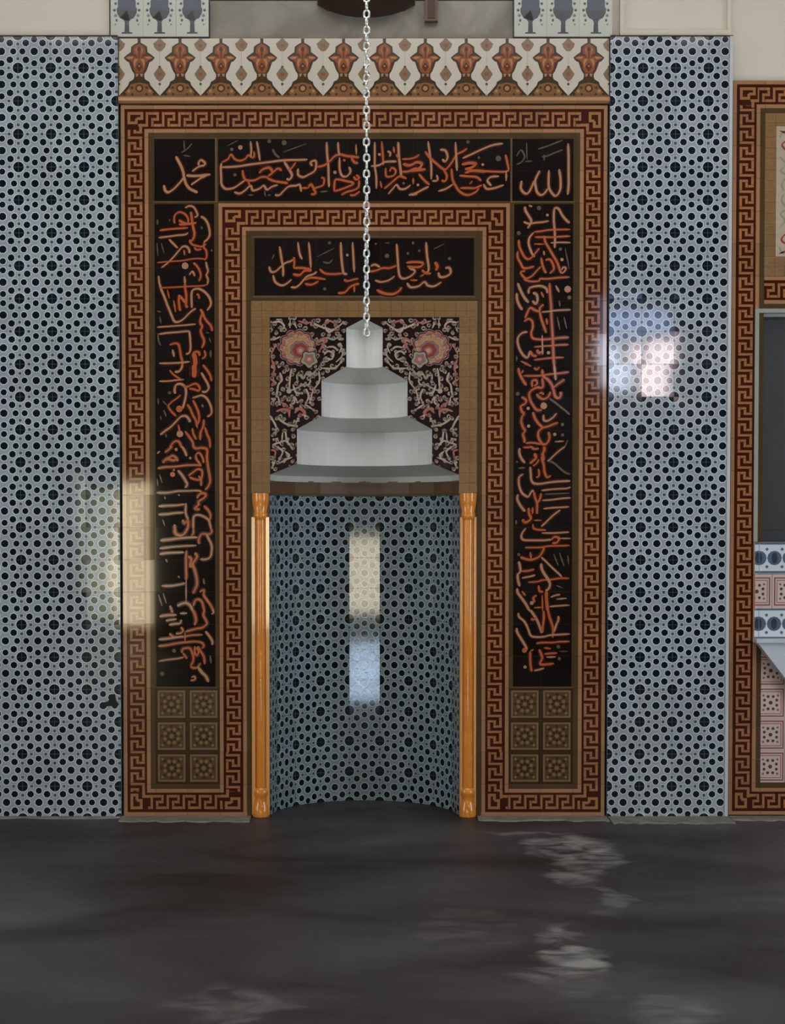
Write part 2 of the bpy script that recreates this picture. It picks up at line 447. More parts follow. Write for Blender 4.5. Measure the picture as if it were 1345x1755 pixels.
# ------------------------------------------------------------------ greek key borders
def key_cells(n0, n1, UA, UB):
    """rectangles (a0, b0, a1, b1) along a, b = 0 outer .. 5 inner"""
    out = []
    for k in range(n0, n1):
        o = k*6
        for (a0, b0, a1, b1) in ((0, 0, 1, 5), (1, 0, 5, 1), (4, 1, 5, 3), (2, 2, 4, 3), (2, 3, 3, 5), (3, 4, 6, 5)):
            out.append(((o+a0)*UA, b0*UB, (o+a1)*UA, b1*UB))
    return out
P = 55.2
def frame_layers(U0, V0, U1, V1, sides, phase, inner_olive=True):
    """layers of a key border (in wall units): sides is a string of LTRB"""
    lay = []; B0, UB, UA = 11.7, 5.0, P/12
    dk = 0.45                                       # dark lines a little wider than the light ones
    def add(m, q): lay.append((m, q))
    L, Tp, R, Bt = U0, V0, U1, V1
    has = lambda c: c in sides
    w = 47.0
    # olive margin band, dark field, lines
    spans = {'L': (L, Tp, L+P, Bt), 'R': (R-P, Tp, R, Bt), 'T': (L, Tp, R, Tp+P), 'B': (L, Bt-P, R, Bt)}
    ends = {}
    il = L + (w if has('L') else 0); ir = R - (w if has('R') else 0)
    it = Tp + (w if has('T') else 0); ib = Bt - (w if has('B') else 0)
    for s in sides:
        if s == 'L': add('key_dark', rect(L, Tp, L+w, Bt))
        if s == 'R': add('key_dark', rect(R-w, Tp, R, Bt))
        if s == 'T': add('key_dark', rect(L, Tp, R, Tp+w))
        if s == 'B': add('key_dark', rect(L, Bt-w, R, Bt))
    for s in sides:
        if s == 'L': add('key_line', rect(L+.4, Tp, L+6.6, Bt)); add('key_line', rect(L+40.4, it-6.6*has('T'), L+46.8, ib+6.6*has('B')))
        if s == 'R': add('key_line', rect(R-6.6, Tp, R-.4, Bt)); add('key_line', rect(R-46.8, it-6.6*has('T'), R-40.4, ib+6.6*has('B')))
        if s == 'T': add('key_line', rect(L, Tp+.4, R, Tp+6.6)); add('key_line', rect(il-6.6*has('L'), Tp+40.4, ir+6.6*has('R'), Tp+46.8))
        if s == 'B': add('key_line', rect(L, Bt-6.6, R, Bt-.4)); add('key_line', rect(il-6.6*has('L'), Bt-46.8, ir+6.6*has('R'), Bt-40.4))
    def cells(s):
        ph = phase.get(s, 0)
        length = (Bt-Tp) if s in 'LR' else (R-L)
        for (a0, b0, a1, b1) in key_cells(-2, int(length/(P/2)) + 3, UA, UB):
            a0 += ph; a1 += ph
            a0 += .3; a1 -= .3; c0, c1 = B0 + b0 + .3, B0 + b1 - .3
            lo = {'T': 42 if has('L') else -1, 'R': 42 if has('T') else -1, 'B': 42 if has('R') else -1, 'L': 42 if has('B') else -1}[s]
            hi = length - {'T': 42 if has('R') else -1, 'R': 42 if has('B') else -1, 'B': 42 if has('L') else -1, 'L': 42 if has('T') else -1}[s]
            # inner run may reach further into the corner
            a0c, a1c = max(a0, lo - (12 if b0 >= 4*UB else 0)), min(a1, hi + (6 if b0 >= 4*UB else 0))
            if a1c - a0c < .3: continue
            if s == 'T': add('key_light', rect(L+a0c, Tp+c0, L+a1c, Tp+c1))
            if s == 'B': add('key_light', rect(R-a1c, Bt-c1, R-a0c, Bt-c0))
            if s == 'R': add('key_light', rect(R-c1, Tp+a0c, R-c0, Tp+a1c))
            if s == 'L': add('key_light', rect(L+c0, Bt-a1c, L+c1, Bt-a0c))
    for s in sides: cells(s)
    ring = [(11.7, 11.7, 38.5, 16.4), (11.7, 11.7, 16.4, 32.4), (11.7, 27.7, 29, 32.4), (33.8, 11.7, 38.5, 25.2), (27.5, 20.5, 38.5, 25.2), (24.5, 22.5, 29, 32.4)]
    stepr = [(31.5, 31.9, 44, 36.7), (31.5, 31.9, 36.2, 46)]
    def corner(cu, cv, su, sv, swap):
        for (a0, b0, a1, b1) in ring + stepr:
            if swap: a0, b0, a1, b1 = b0, a0, b1, a1
            add('key_light', rect(cu + su*a0, cv + sv*b0, cu + su*a1, cv + sv*b1))
    if has('L') and has('T'): corner(L, Tp, 1, 1, False)
    if has('R') and has('T'): corner(R, Tp, -1, 1, True)
    if has('L') and has('B'): corner(L, Bt, 1, -1, True)
    if has('R') and has('B'): corner(R, Bt, -1, -1, False)
    out = []
    for m, q in lay:
        us = [p[0] for p in q]; vsx = [p[1] for p in q]
        out.append((m, [(min(us), min(vsx)), (max(us), min(vsx)), (max(us), max(vsx)), (min(us), max(vsx))]))
    return out
def bbox_hit(q, u0, v0, u1, v1):
    us = [p[0] for p in q]; vv = [p[1] for p in q]
    return max(us) > u0 and min(us) < u1 and max(vv) > v0 and min(vv) < v1
def painted_tile(parent, u0, v0, u1, v1, base, layers, y, tilt):
    loc = [(m, [(x - (u0+u1)/2, z - (v0+v1)/2) for x, z in q]) for m, q in layers if bbox_hit(q, u0, v0, u1, v1)]
    key = (base, round(u1-u0, 2), round(v1-v0, 2), tuple((m, tuple((round(x, 1), round(z, 1)) for x, z in q)) for m, q in loc)) if len(loc) < 60 else None
    return put_tile(tile_mesh(u1-u0, v1-v0, base, loc, key=key), parent, (u0+u1)/2, (v0+v1)/2, y, tilt=tilt)

def slab(name, parent, rects, y0, y1, m):
    q = MB()
    for (u0, v0, u1, v1) in rects: q.box(X(u0), X(u1), y0, y1, Z(v1), Z(v0), m)
    o = q.build(name, parent, loc=(0, 0, 0)); return o

# ------------------------------------------------------------------ the mihrab
MU0, MV0 = 210.0, 184.0
def gu(c): return MU0 + P*c
def gv(r): return MV0 + P*r
mih = thing('prayer_niche', 'tall tiled prayer niche framed by Greek key borders and black script panels', 'prayer niche', (X(624), 0, 0))
FY, GY = 0.0, 0.005                                    # tile faces, grout face

# outer border
ob = slab('outer_border', mih, [(gu(0), gv(0), gu(1), gv(22)), (gu(14), gv(0), gu(15), gv(22)), (gu(1), gv(0), gu(14), gv(1)), (gu(1), gv(21), gu(3), gv(22)), (gu(12), gv(21), gu(14), gv(22))], GY, WB, 'grout_brown')
lay = frame_layers(gu(0), gv(0), gu(15), gv(22), 'LTR', {'T': 42.5, 'L': 25.3, 'R': 44.8})
# the lower left and lower right returns of the border
bl = [(m, q) for m, q in frame_layers(gu(0), gv(3), gu(4) - 8.2, gv(22), 'LRB', {'B': 24.0, 'L': 25.3, 'R': 3.0})]
br = [(m, q) for m, q in frame_layers(gu(11) + 8.2, gv(3), gu(15), gv(22), 'LRB', {'B': 24.0, 'L': 5.0, 'R': 17.2})]
for r in range(0, 22):
    for c in range(0, 15):
        if r == 0: L_ = lay
        elif c in (0, 14) and r < 21: L_ = (lay if r < 20 else (bl if c == 0 else br))
        elif r == 21 and c <= 2: L_ = bl
        elif r == 21 and c >= 12: L_ = br
        else: continue
        painted_tile(ob, gu(c), gv(r), gu(c+1), gv(r+1), 'olive', L_, FY, 0.09)
# inner border
ib = slab('inner_border', mih, [(gu(3), gv(3), gu(4), gv(22)), (gu(11), gv(3), gu(12), gv(22)), (gu(4), gv(3), gu(11), gv(4))], GY, WB, 'grout_brown')
lay_i = frame_layers(gu(3), gv(3), gu(12), gv(24), 'LTR', {'T': 46.0, 'L': 20.0, 'R': 18.0})
for r in range(3, 22):
    for c in range(3, 12):
        if r == 3: L_ = lay_i
        elif c == 3: L_ = lay_i if r < 20 else bl
        elif c == 11: L_ = lay_i if r < 20 else br
        else: continue
        painted_tile(ib, gu(c), gv(r), gu(c+1), gv(r+1), 'olive', L_, FY, 0.15)

# black calligraphy panels
def ctile(parent, c0, r0, c1, r1, layers):
    for r in range(r0, r1):
        for c in range(c0, c1):
            painted_tile(parent, gu(c), gv(r), gu(c+1), gv(r+1), 'olive', layers, FY, 0.05)
def bpanel(name, label, c0, r0, c1, r1, black, lines=()):
    o = slab(name, mih, [(gu(c0), gv(r0), gu(c1), gv(r1))], GY, WB, 'grout_dark'); o['label'] = label
    L_ = [('black_glaze', rect(*black))] + [('olive_line', rect(*q)) for q in lines]
    ctile(o, c0, r0, c1, r1, L_)
    return o
pLc = bpanel('script_panel', 'small square black panel with one word in tan script, upper left', 1, 1, 3, 3, (267, 241, 370, 346), [(370.5, 236, 373.5, 349), (262, 346.5, 374, 348.5), (263, 239, 372, 240.5)])
pRc = bpanel('script_panel', 'small square black panel with one word in tan script, upper right', 12, 1, 14, 3, (876, 241, 980, 346), [(873.5, 236, 875.8, 349), (873, 346.5, 984, 348.5)])
pT = bpanel('script_panel', 'long black horizontal panel with orange script under the top border', 3, 1, 12, 3, (376, 241, 872, 346), [(375.8, 239.5, 872, 240.6)])
pL = bpanel('script_panel', 'tall black panel with orange script running up, left side', 1, 3, 3, 18, (267, 351, 368.5, 1175), [(266, 1175.5, 370, 1177)])
pR = bpanel('script_panel', 'tall black panel with orange script running down, right side', 12, 3, 14, 18, (879.5, 351, 980, 1175), [(878, 1175.5, 982, 1177)])
pI = bpanel('script_panel', 'black panel with orange script inside the inner border', 4, 4, 11, 6, (437, 409, 811, 506), [(434, 405.5, 814, 407), (434, 507, 814, 509.5)])

# --- lettering, written as pen strokes: width, colour, points (in blow-up coordinates of each part of a panel)
def smooth_pts(pts, closed=False):
    if len(pts) < 3: 
        (x0, y0), (x1, y1) = pts[0], pts[-1]
        return [(x0 + (x1-x0)*i/4, y0 + (y1-y0)*i/4) for i in range(5)]
    out = []
    for i in range(len(pts)-1):
        p0 = pts[max(i-1, 0)]; p1 = pts[i]; p2 = pts[i+1]; p3 = pts[min(i+2, len(pts)-1)]
        n = 5
        for k in range(n):
            t = k/n; t2 = t*t; t3 = t2*t
            out.append(tuple(0.5*((2*p1[j]) + (-p0[j]+p2[j])*t + (2*p0[j]-5*p1[j]+4*p2[j]-p3[j])*t2 + (-p0[j]+3*p1[j]-3*p2[j]+p3[j])*t3) for j in (0, 1)))
    out.append(pts[-1]); return out
def ribbon(pts, wd, taper=True, pen=True, k0=1.0):
    wd *= k0
    pts = smooth_pts(pts); n = len(pts); q = []; Lf = []; Rt = []
    for i, (x, y) in enumerate(pts):
        a = pts[max(i-1, 0)]; c = pts[min(i+1, n-1)]
        dx, dy = c[0]-a[0], c[1]-a[1]; l = math.hypot(dx, dy) or 1; nx, ny = -dy/l, dx/l
        k = wd/2
        if pen: k *= 0.72 + 0.42*abs(math.sin(math.atan2(dy, dx) + PI/4))
        if taper: k *= min(1.0, 0.45 + 0.55*min(i, n-1-i)/2.0)
        Lf.append((x+nx*k, y+ny*k)); Rt.append((x-nx*k, y-ny*k))
    return [[Lf[i], Lf[i+1], Rt[i+1], Rt[i]] for i in range(n-1)]
INK = {'o': 'ink_orange', 't': 'ink_tan', 'g': 'ink_faint'}
def lettering(parent, parts, label):
    mb = MB(); lv = 0
    for (ox, oy, s, strokes) in parts:
        for st in strokes.strip().split(';'):
            st = st.split()
            if not st: continue
            colr, wd = st[0][0], float(st[0][1:]); n = [float(k) for k in st[1:]]
            pts = [(n[i], n[i+1]) for i in range(0, len(n)-1, 2)]
            uv = [P2UV(ox + x/s, oy + y/s) for x, y in pts]
            lv += 1; yy = -0.0007 - 0.000004*lv - (0.0006 if colr != 'g' else 0)
            if len(uv) == 1:
                quads = [disc(uv[0][0], uv[0][1], wd/2, 8)]
            else: quads = ribbon(uv, wd, k0=0.8)
            halo = [] if colr == 'g' or len(uv) == 1 else ribbon(uv, wd*1.85, pen=False)
            for q, y_, m_ in [(q, yy, INK[colr]) for q in quads] + [(q, -0.00062 - 0.0000005*lv, 'ink_halo') for q in halo]:
                p = [(X(a), y_, Z(c)) for a, c in q]
                ar = sum(p[i][0]*p[(i+1) % len(p)][2] - p[(i+1) % len(p)][0]*p[i][2] for i in range(len(p)))
                mb.poly(p if ar > 0 else p[::-1], m_)
    o = mb.build('lettering', parent, loc=(0, 0, 0)); o['label'] = label; o['kind'] = 'stuff'; return o
K = 11.208
lettering(pL, [
 (260, 345, K, '''t4 640 130 720 90 800 110 850 180 880 270 820 310; o4 440 430 430 340 450 260 520 210 590 220 650 260 700 340 690 430 600 450 520 440;
  o5 520 360 580 400 660 430 760 430 860 410; o5 750 200 760 260 770 330 780 420 800 520 820 600 810 690 760 760 720 740; t4.5 940 290 1020 340 1080 440 1110 560 1110 660 1060 740 1000 780;
  o4 150 560 300 540 480 525 700 510; t4 130 700 300 680 480 655 640 640 700 600; t4 330 730 420 820 500 900; t4.5 180 1280 300 1190 420 1070 520 950 600 870 680 880 720 940 720 1000;
  o3 100 1180 300 1160 600 1140 760 1110 900 1100 1010 1110; o4 1010 780 1000 880 1050 960 1050 1080 1000 1130; o4 720 760 780 830 880 860 960 870 1050 820; o4 820 880 860 930 960 920;
  t12 640 1240; o4 800 1180 880 1260 930 1360 940 1450 900 1540; t4 720 1420 780 1350 830 1440; t4 1040 1160 1060 1260 1080 1340 1050 1420 1080 1500 1070 1600; t5 630 1440 640 1600; t4 130 1430 140 1520 150 1600;
  g5 110 350 110 450; g3 100 800 120 1050; g3 180 800 240 1000; g4 950 480 970 540; g4 1150 920 1150 970; g3 340 340 350 390; o4 620 930 630 1040'''),
 (260, 485, K, '''t4.6 150 0 180 120 240 260 310 450 380 620 430 730 500 750 600 700 700 600 780 530 850 490; o3 150 95 280 90 480 80 650 70 850 60 1000 50 1080 20; o5 640 0 640 100 660 200 665 320 660 420 690 480;
  o5 530 220 520 340 530 450 550 540; o5 530 240 600 320 650 380; t4.6 770 480 765 350 765 200 800 130 900 110 1000 160 1080 240 1130 340 1130 430 1060 530; o4 860 210 900 240 910 310; o4.5 930 500 980 580 1020 680 1080 760 1140 830 1160 930;
  o5 980 560 940 680 930 760 970 840 940 910 960 1000 1000 1080 1000 1160 960 1250; t3.5 100 850 250 840 450 825 650 810 850 790; t4.2 140 985 300 960 500 945 700 930 730 1000 740 1120 745 1250 720 1340 650 1370; o4.5 340 1190 440 1160 510 1180 540 1280 560 1400 585 1500 590 1600;
  g3.5 120 960 130 1100 170 1200; t5 400 1280 430 1420; o5 780 1400 820 1330 900 1330 920 1400; o9 800 1350 830 1450 840 1600; o4 1010 1290 1030 1400 960 1460; g6 1130 1290 1130 1430; t4 140 1545 400 1540 570 1530 730 1510; g4 100 540 180 560; g4 150 640 180 780; g3 1040 950 1100 960; g3 1100 1050 1140 1150; o3 300 130 340 300 ; o4 420 330 460 560'''),
 (260, 625, K, '''t5 590 0 570 70 520 130 440 140; o10 810 0 820 120 810 250; o4.5 980 0 1060 100 1120 200 1150 320; t4.5 950 150 1020 270 1080 380 1090 460 1040 520 960 520; t3.4 140 320 340 315 440 300 620 285; o3.5 340 100 430 200 560 280;
  t5 450 560 440 480 470 390 560 370 640 430 660 520 650 620 620 750 590 850; o4.5 600 420 700 420 780 380 860 370 920 440 900 500 800 470 720 460; o4 560 580 480 650 380 720 320 800 380 900 470 990; o12 530 850;
  t5 160 1350 260 1270 360 1200 460 1100 560 1000 660 990 720 1060 730 1110; o4.5 680 760 740 850 790 970 850 1080 870 1200; o4.5 790 680 850 800 900 930 910 1050 880 1150; t4.5 780 640 880 610 960 590 1050 640 1120 760 1150 880 1130 960 1060 1000;
  o5 1000 1050 990 1180 940 1300 930 1450; o4.5 1020 1200 1060 1330 1110 1450 1120 1600; t12 540 1330; o4 510 1150 540 1290; o4.5 640 1280 730 1400 790 1500 800 1600; o4.5 340 1600 430 1480 520 1480 580 1600; o4 780 1220 800 1330 860 1440;
  g4 120 650 130 760; g4 230 870 280 1000; g6 340 540; g3 170 980 180 1060; g5 960 760 990 820; g4 270 1330 280 1400; g3 210 690 300 790; o3 860 1060 880 1230'''),
 (260, 765, K, '''o4.5 400 0 330 60 250 120; o4.5 250 250 340 210 400 180 470 220 500 290; o5 210 320 260 260 340 250 420 270 480 240; t4.5 580 0 640 100 670 190; o5 800 0 850 40 960 30 1060 60 1060 200 1070 320 1090 450 1110 560 1120 680 1070 790 1020 830;
  o4 850 150 850 230 910 320 940 370; o4 850 150 920 130 980 230 1000 320; t5 740 200 740 250; o4 110 425 250 400 450 390 650 365 850 360 960 370; o9 400 540; o4 430 430 420 480; t4.5 500 460 580 550 650 660 680 730 640 800; o4.5 700 570 790 500 880 440 960 460 970 540 950 640 950 760;
  o4 720 590 820 630 930 640 900 560; t3.6 90 890 300 890 500 860 700 855 880 850 960 870; o5.5 870 1000 920 920 1000 900 1040 940 990 1000 900 1060 900 1120 830 1190 930 1210; t3.6 130 1150 300 1140 500 1130 640 1110; t3.6 130 1310 300 1300 450 1280 620 1270; t4 660 1090 650 1250 670 1340 700 1400;
  o4.5 1000 1140 1080 1220 1130 1320 1110 1430; t4.3 800 1600 800 1400 830 1330 920 1320 1020 1360 1100 1430 1140 1600; o5 590 1410 640 1480 680 1420 700 1480 690 1600; g4 250 960 260 1020; g4 500 920 540 950; g3 150 540 200 700; g3 100 620 120 760; g3 210 1400 250 1530; o5 440 1500 440 1600; o6 470 60; t3 100 140 160 90'''),
 (260, 905, K, '''o5 450 0 450 90 520 140 600 130 660 60 680 0; o4 800 0 800 100 760 150; o4.6 1140 0 1150 80 1090 120 980 110 930 150 900 230 920 310; t4.2 160 240 350 220 550 195 750 180 880 180; t3.4 150 390 300 375 420 360 620 345 860 335; t3.6 150 500 300 480 500 470 620 465;
  o4 670 430 660 560 660 760 665 900 660 1000; o5 700 540 760 600 740 700 760 760; o5 830 470 870 550 830 620 790 700 830 820 860 950 870 1080 830 1180 790 1260; t4.5 1050 120 1100 220 1150 330 1150 460 1120 560 1040 600 930 600; t3.6 190 1110 380 1110 560 1080 640 1060; t2.6 660 1000 660 1440; g5 990 970 1010 1080;
  o4.5 920 1230 1000 1190 1000 1290 1060 1380 1130 1480 1190 1600; o4.5 800 1500 830 1400 900 1370 970 1430 1010 1600; t5 490 1500 560 1460 660 1440 740 1490 790 1600; o4 350 1490 390 1600; g3.5 130 1280 200 1500; g3.5 220 1250 280 1450; g4 270 590 300 660; g4 500 920 540 960'''),
 (260, 1045, K, '''o4 380 0 400 60; t4 150 130 300 105 480 100; t4 540 70 680 65; t3.4 270 215 350 195 480 180; t4 330 290 450 270 540 260 570 190; o5 790 0 830 100 850 200 820 300; o4.6 1020 0 990 100 1040 200 1060 270 980 340 880 360 760 390 650 420; t4 1160 0 1190 40 1150 90;
  o4 560 330 600 400 550 450 460 460; o4 340 450 420 520 600 520 760 490 980 480; t4.2 130 570 300 555 480 530 600 510; o4.2 120 700 300 680 480 645 700 620 860 610 970 640 1000 700 960 740; t4.5 1030 410 1100 500 1160 600 1160 680; o4.6 580 830 590 760 640 740 730 740 780 830 800 900 790 1000 740 1090;
  o4.6 830 700 830 820 870 880 900 800 860 720; o4.6 880 700 940 800 1000 900 1020 1050; o4.6 740 1100 830 1120 890 1090 940 1020; t5.6 890 1100 960 1200 1040 1280 1090 1390; o4 600 830 650 900 680 940; t3.6 130 990 300 960 480 940 620 910; g7 430 790; g5 1120 880 1140 1030; g8 200 1230; t4 740 1360 830 1340 820 1280 760 1300; o3 640 420 640 620'''),
], 'orange script lettering')
lettering(pR, [
 (870, 345, K, '''t5 330 100 340 180 400 280 450 370 430 440 380 520; t4 400 80 470 100; t4 300 390 400 430 550 410 680 400 790 375; t4.6 900 900 905 760 900 560 885 400 885 200 910 130 980 150 1040 260 1120 360 1190 420; o3.6 500 590 640 575 800 550 1000 545 1200 540; o4 520 690 700 690 900 690 1000 680 1200 670;
  o3.2 500 820 700 825; t3.2 820 800 1000 790 1210 795; t4.6 500 600 420 690 400 800 430 920 480 1030 520 1060; o4.6 210 740 220 860 270 980 330 1080 400 1110 480 1060 540 980 610 900; o4.6 190 960 190 1080 240 1180 300 1280 400 1280 510 1250; o4.6 700 660 720 780 790 900 870 1040 950 1180 1000 1320 1040 1390;
  t4 1040 1390 1100 1330 1110 1280 1060 1270 1040 1320; o4.5 640 1080 660 1200 700 1320 740 1380; o4.2 640 1250 560 1330 500 1400 440 1450 340 1480 260 1400 260 1350 340 1340; o4.4 720 1130 810 1120 870 1220 880 1310 800 1390; o4 300 1500 450 1540 600 1530 620 1490 760 1490 950 1470 1190 1455; g8 600 130; g6 1010 920; t6 1040 1120; g7 210 610; t5 760 265; g3 1100 900 1180 1300; t4 690 950 700 1040'''),
 (870, 485, K, '''t5 190 0 240 130 310 270 400 380; t5 170 190 180 320 220 430 280 520; t4.6 400 210 410 110 500 70 640 60 740 110 760 200; t5 480 190 550 220 570 320 540 400 470 340; o5 330 680 380 560 430 480 520 520 600 540 620 470 690 410; o4.6 610 540 640 680 680 800 740 960;
  o5 800 0 810 200 830 420 840 700 860 1000 870 1250 880 1450 890 1600; t3.2 650 560 760 550 900 530 1060 520 1210 515; o4.4 310 740 400 690 470 740 480 850 450 960 480 1060 600 1085 780 1080 1000 1055 1180 1045; t3 660 1000 665 1200 670 1380; t4.6 380 940 280 960 200 1040 190 1150 230 1280 300 1390 380 1430 430 1300;
  o4.6 430 1300 480 1390 560 1400; o6 560 1280 600 1340 660 1320; o3.2 500 1230 680 1215 830 1205 1000 1190 1170 1185; o3.2 500 1480 660 1460 840 1440 1080 1430; t12 1150 120; t4 920 50 990 180; g7 1180 280; g4 990 340 1000 450; g3 950 650 1000 900; g3 1080 650 1130 880; o4 640 170 690 280; g4 170 1400 170 1500; o4 250 1500 450 1600; t6 780 1340; o4 740 680 760 800'''),
 (870, 625, K, '''o5 200 60 230 180 290 300 360 400; o4 300 100 260 170; o3.6 300 215 480 215 640 210 800 185 1000 165 1180 140; t4.6 890 0 905 150 920 300; o5 660 90 680 220 760 280 840 380 880 500 910 610 980 640 1020 580 1010 520; o4.5 880 440 950 380 1040 320 1090 280;
  o4.6 470 430 470 320 540 300 560 370 500 410; o4 500 60 560 90 610 40; o5 660 260 670 430 560 440 460 490 410 560 430 680 490 790 560 870 660 870; o4.6 550 560 620 640 700 660 780 610 820 520; o4 600 560 650 540 690 580; t12 690 790; o5 260 620 350 680 330 750 250 800 270 900 310 940 270 1010 260 1100 290 1200 330 1270 290 1340 320 1440 310 1500;
  t6 390 840; o5 480 910 520 1030 590 1130 660 1210 600 1270 580 1350 610 1450 680 1530 760 1500 800 1400 780 1290; o4.6 660 1210 760 1190 860 1150 970 1110; t4.4 690 960 690 1060 760 1080 860 1020 940 930; g4 800 650 900 720 1000 800 1100 880 1190 960; g6 1050 1150; t6 900 1340; g6 1050 1350; t6 400 1180; g7 190 560; t3 900 1480 1080 1470; g4 1150 1450 1090 1600; o4 340 1510 480 1500 640 1530'''),
 (870, 765, K, '''t5 230 30 220 120 260 230 330 320; o4 290 20 400 20 460 0; o4.5 450 0 500 50 600 40; o6 700 0 700 80 670 150 690 270; o6 510 130 540 220 470 290 420 330; o4.6 640 200 690 360 700 470 750 590 830 560; t4.6 430 390 440 520 450 640 500 710 620 720 750 700 900 680 1050 670 1200 665;
  o4 590 430 600 560 540 600; t4.6 300 530 220 590 210 700 230 800 270 890 340 950 400 960 460 860 500 870; t5 200 920 180 1000 220 1100 280 1190 330 1250; o5 500 870 520 980 560 1080 560 1200 560 1300; o5 640 900 620 1000 580 1080; t3.6 640 850 800 830 1000 815 1120 810 1210 780; t3.6 660 1040 850 1025 1050 1000 1210 990; g3 700 920 900 910 1180 900;
  t3.6 680 1200 850 1180 1050 1170 1180 1160; o5.5 400 1180 410 1300 440 1360 420 1420 330 1460 280 1400; o5 480 1170 470 1300; t5 1010 1220 900 1300 800 1390 720 1470 640 1540; t4 1100 0 980 90 880 180 800 260 760 280; g4 800 280 900 330 1000 420 1100 500 1200 540; g4 150 295 200 295; g5 200 420 330 410; g5 160 1420 160 1500; o4 480 1490 490 1600; o3 500 1420 650 1420; o4 600 250 550 330 480 380'''),
 (870, 905, K, '''t4.4 350 0 280 90 260 170 310 230 500 235 690 235 850 220; t3.6 650 95 900 95 1060 85 1180 80; o4 500 0 560 30 740 40; o5 830 230 900 170 980 200 940 280 850 290; t3.4 980 200 1210 200; o3.6 330 375 500 375 640 370 800 345 1000 340 1190 335; o5 700 350 680 430 610 540 520 590 430 610 330 590 240 560; o4.5 430 460 450 600;
  t3.8 640 560 740 650 840 750 960 860 1040 940; t5 210 640 230 720 240 830 190 900 200 1020 230 1120; o4.6 260 830 400 820 510 790; t4 270 960 420 930 530 900; o3.8 390 1040 560 1030 660 1000 830 990 1000 965 1180 965; t5.4 640 680 650 780 700 880 770 980 810 1080 780 1170 720 1200; t5 180 1160 190 1240 260 1340 340 1450 420 1600; o4 270 1210 340 1300;
  o4.5 590 1100 610 1210 680 1220; o4.5 560 1290 490 1340 520 1430; t7 460 1440; o6.5 740 1200 740 1320 750 1450 770 1600; o3.6 660 1290 670 1600; t3.6 820 1330 920 1290 1010 1280; t3.6 930 1365 1130 1350; t3.6 800 1510 950 1495 1190 1480; o3.6 500 1530 680 1520; g3.5 880 500 970 720; g3.5 990 470 1080 730; g3.5 1150 520 1170 700; g3 930 1100 1050 1150; g6 210 510'''),
 (870, 1045, K, '''t5 430 0 500 100 570 220 640 400 660 450; o5 690 20 690 180 670 330 660 450; o5 770 0 800 140 850 280 870 400 860 540; t5 970 120 970 200 930 290 890 420; t4.2 200 60 220 140 320 230 390 370 430 480 500 520 680 520 800 490 950 480 1190 465; t4.8 170 350 180 430 250 550 330 680 370 770; o9 320 780;
  o4 540 650 660 630 850 630 1000 615 1190 610; o5 430 800 430 950 440 1080 460 1190; o4 430 800 500 760; o5 600 760 640 850 660 930 620 1040 740 1050 890 1030; o4 700 850 800 840 950 830; t4 740 910 920 905; o4 690 730 830 750; t4 500 1170 600 1150 700 1120; o4.5 440 170 500 190 540 140; g3 990 800 1160 800; t6 330 1100; g7 970 710; g6 990 940'''),
], 'orange script lettering')
k7 = 7.472
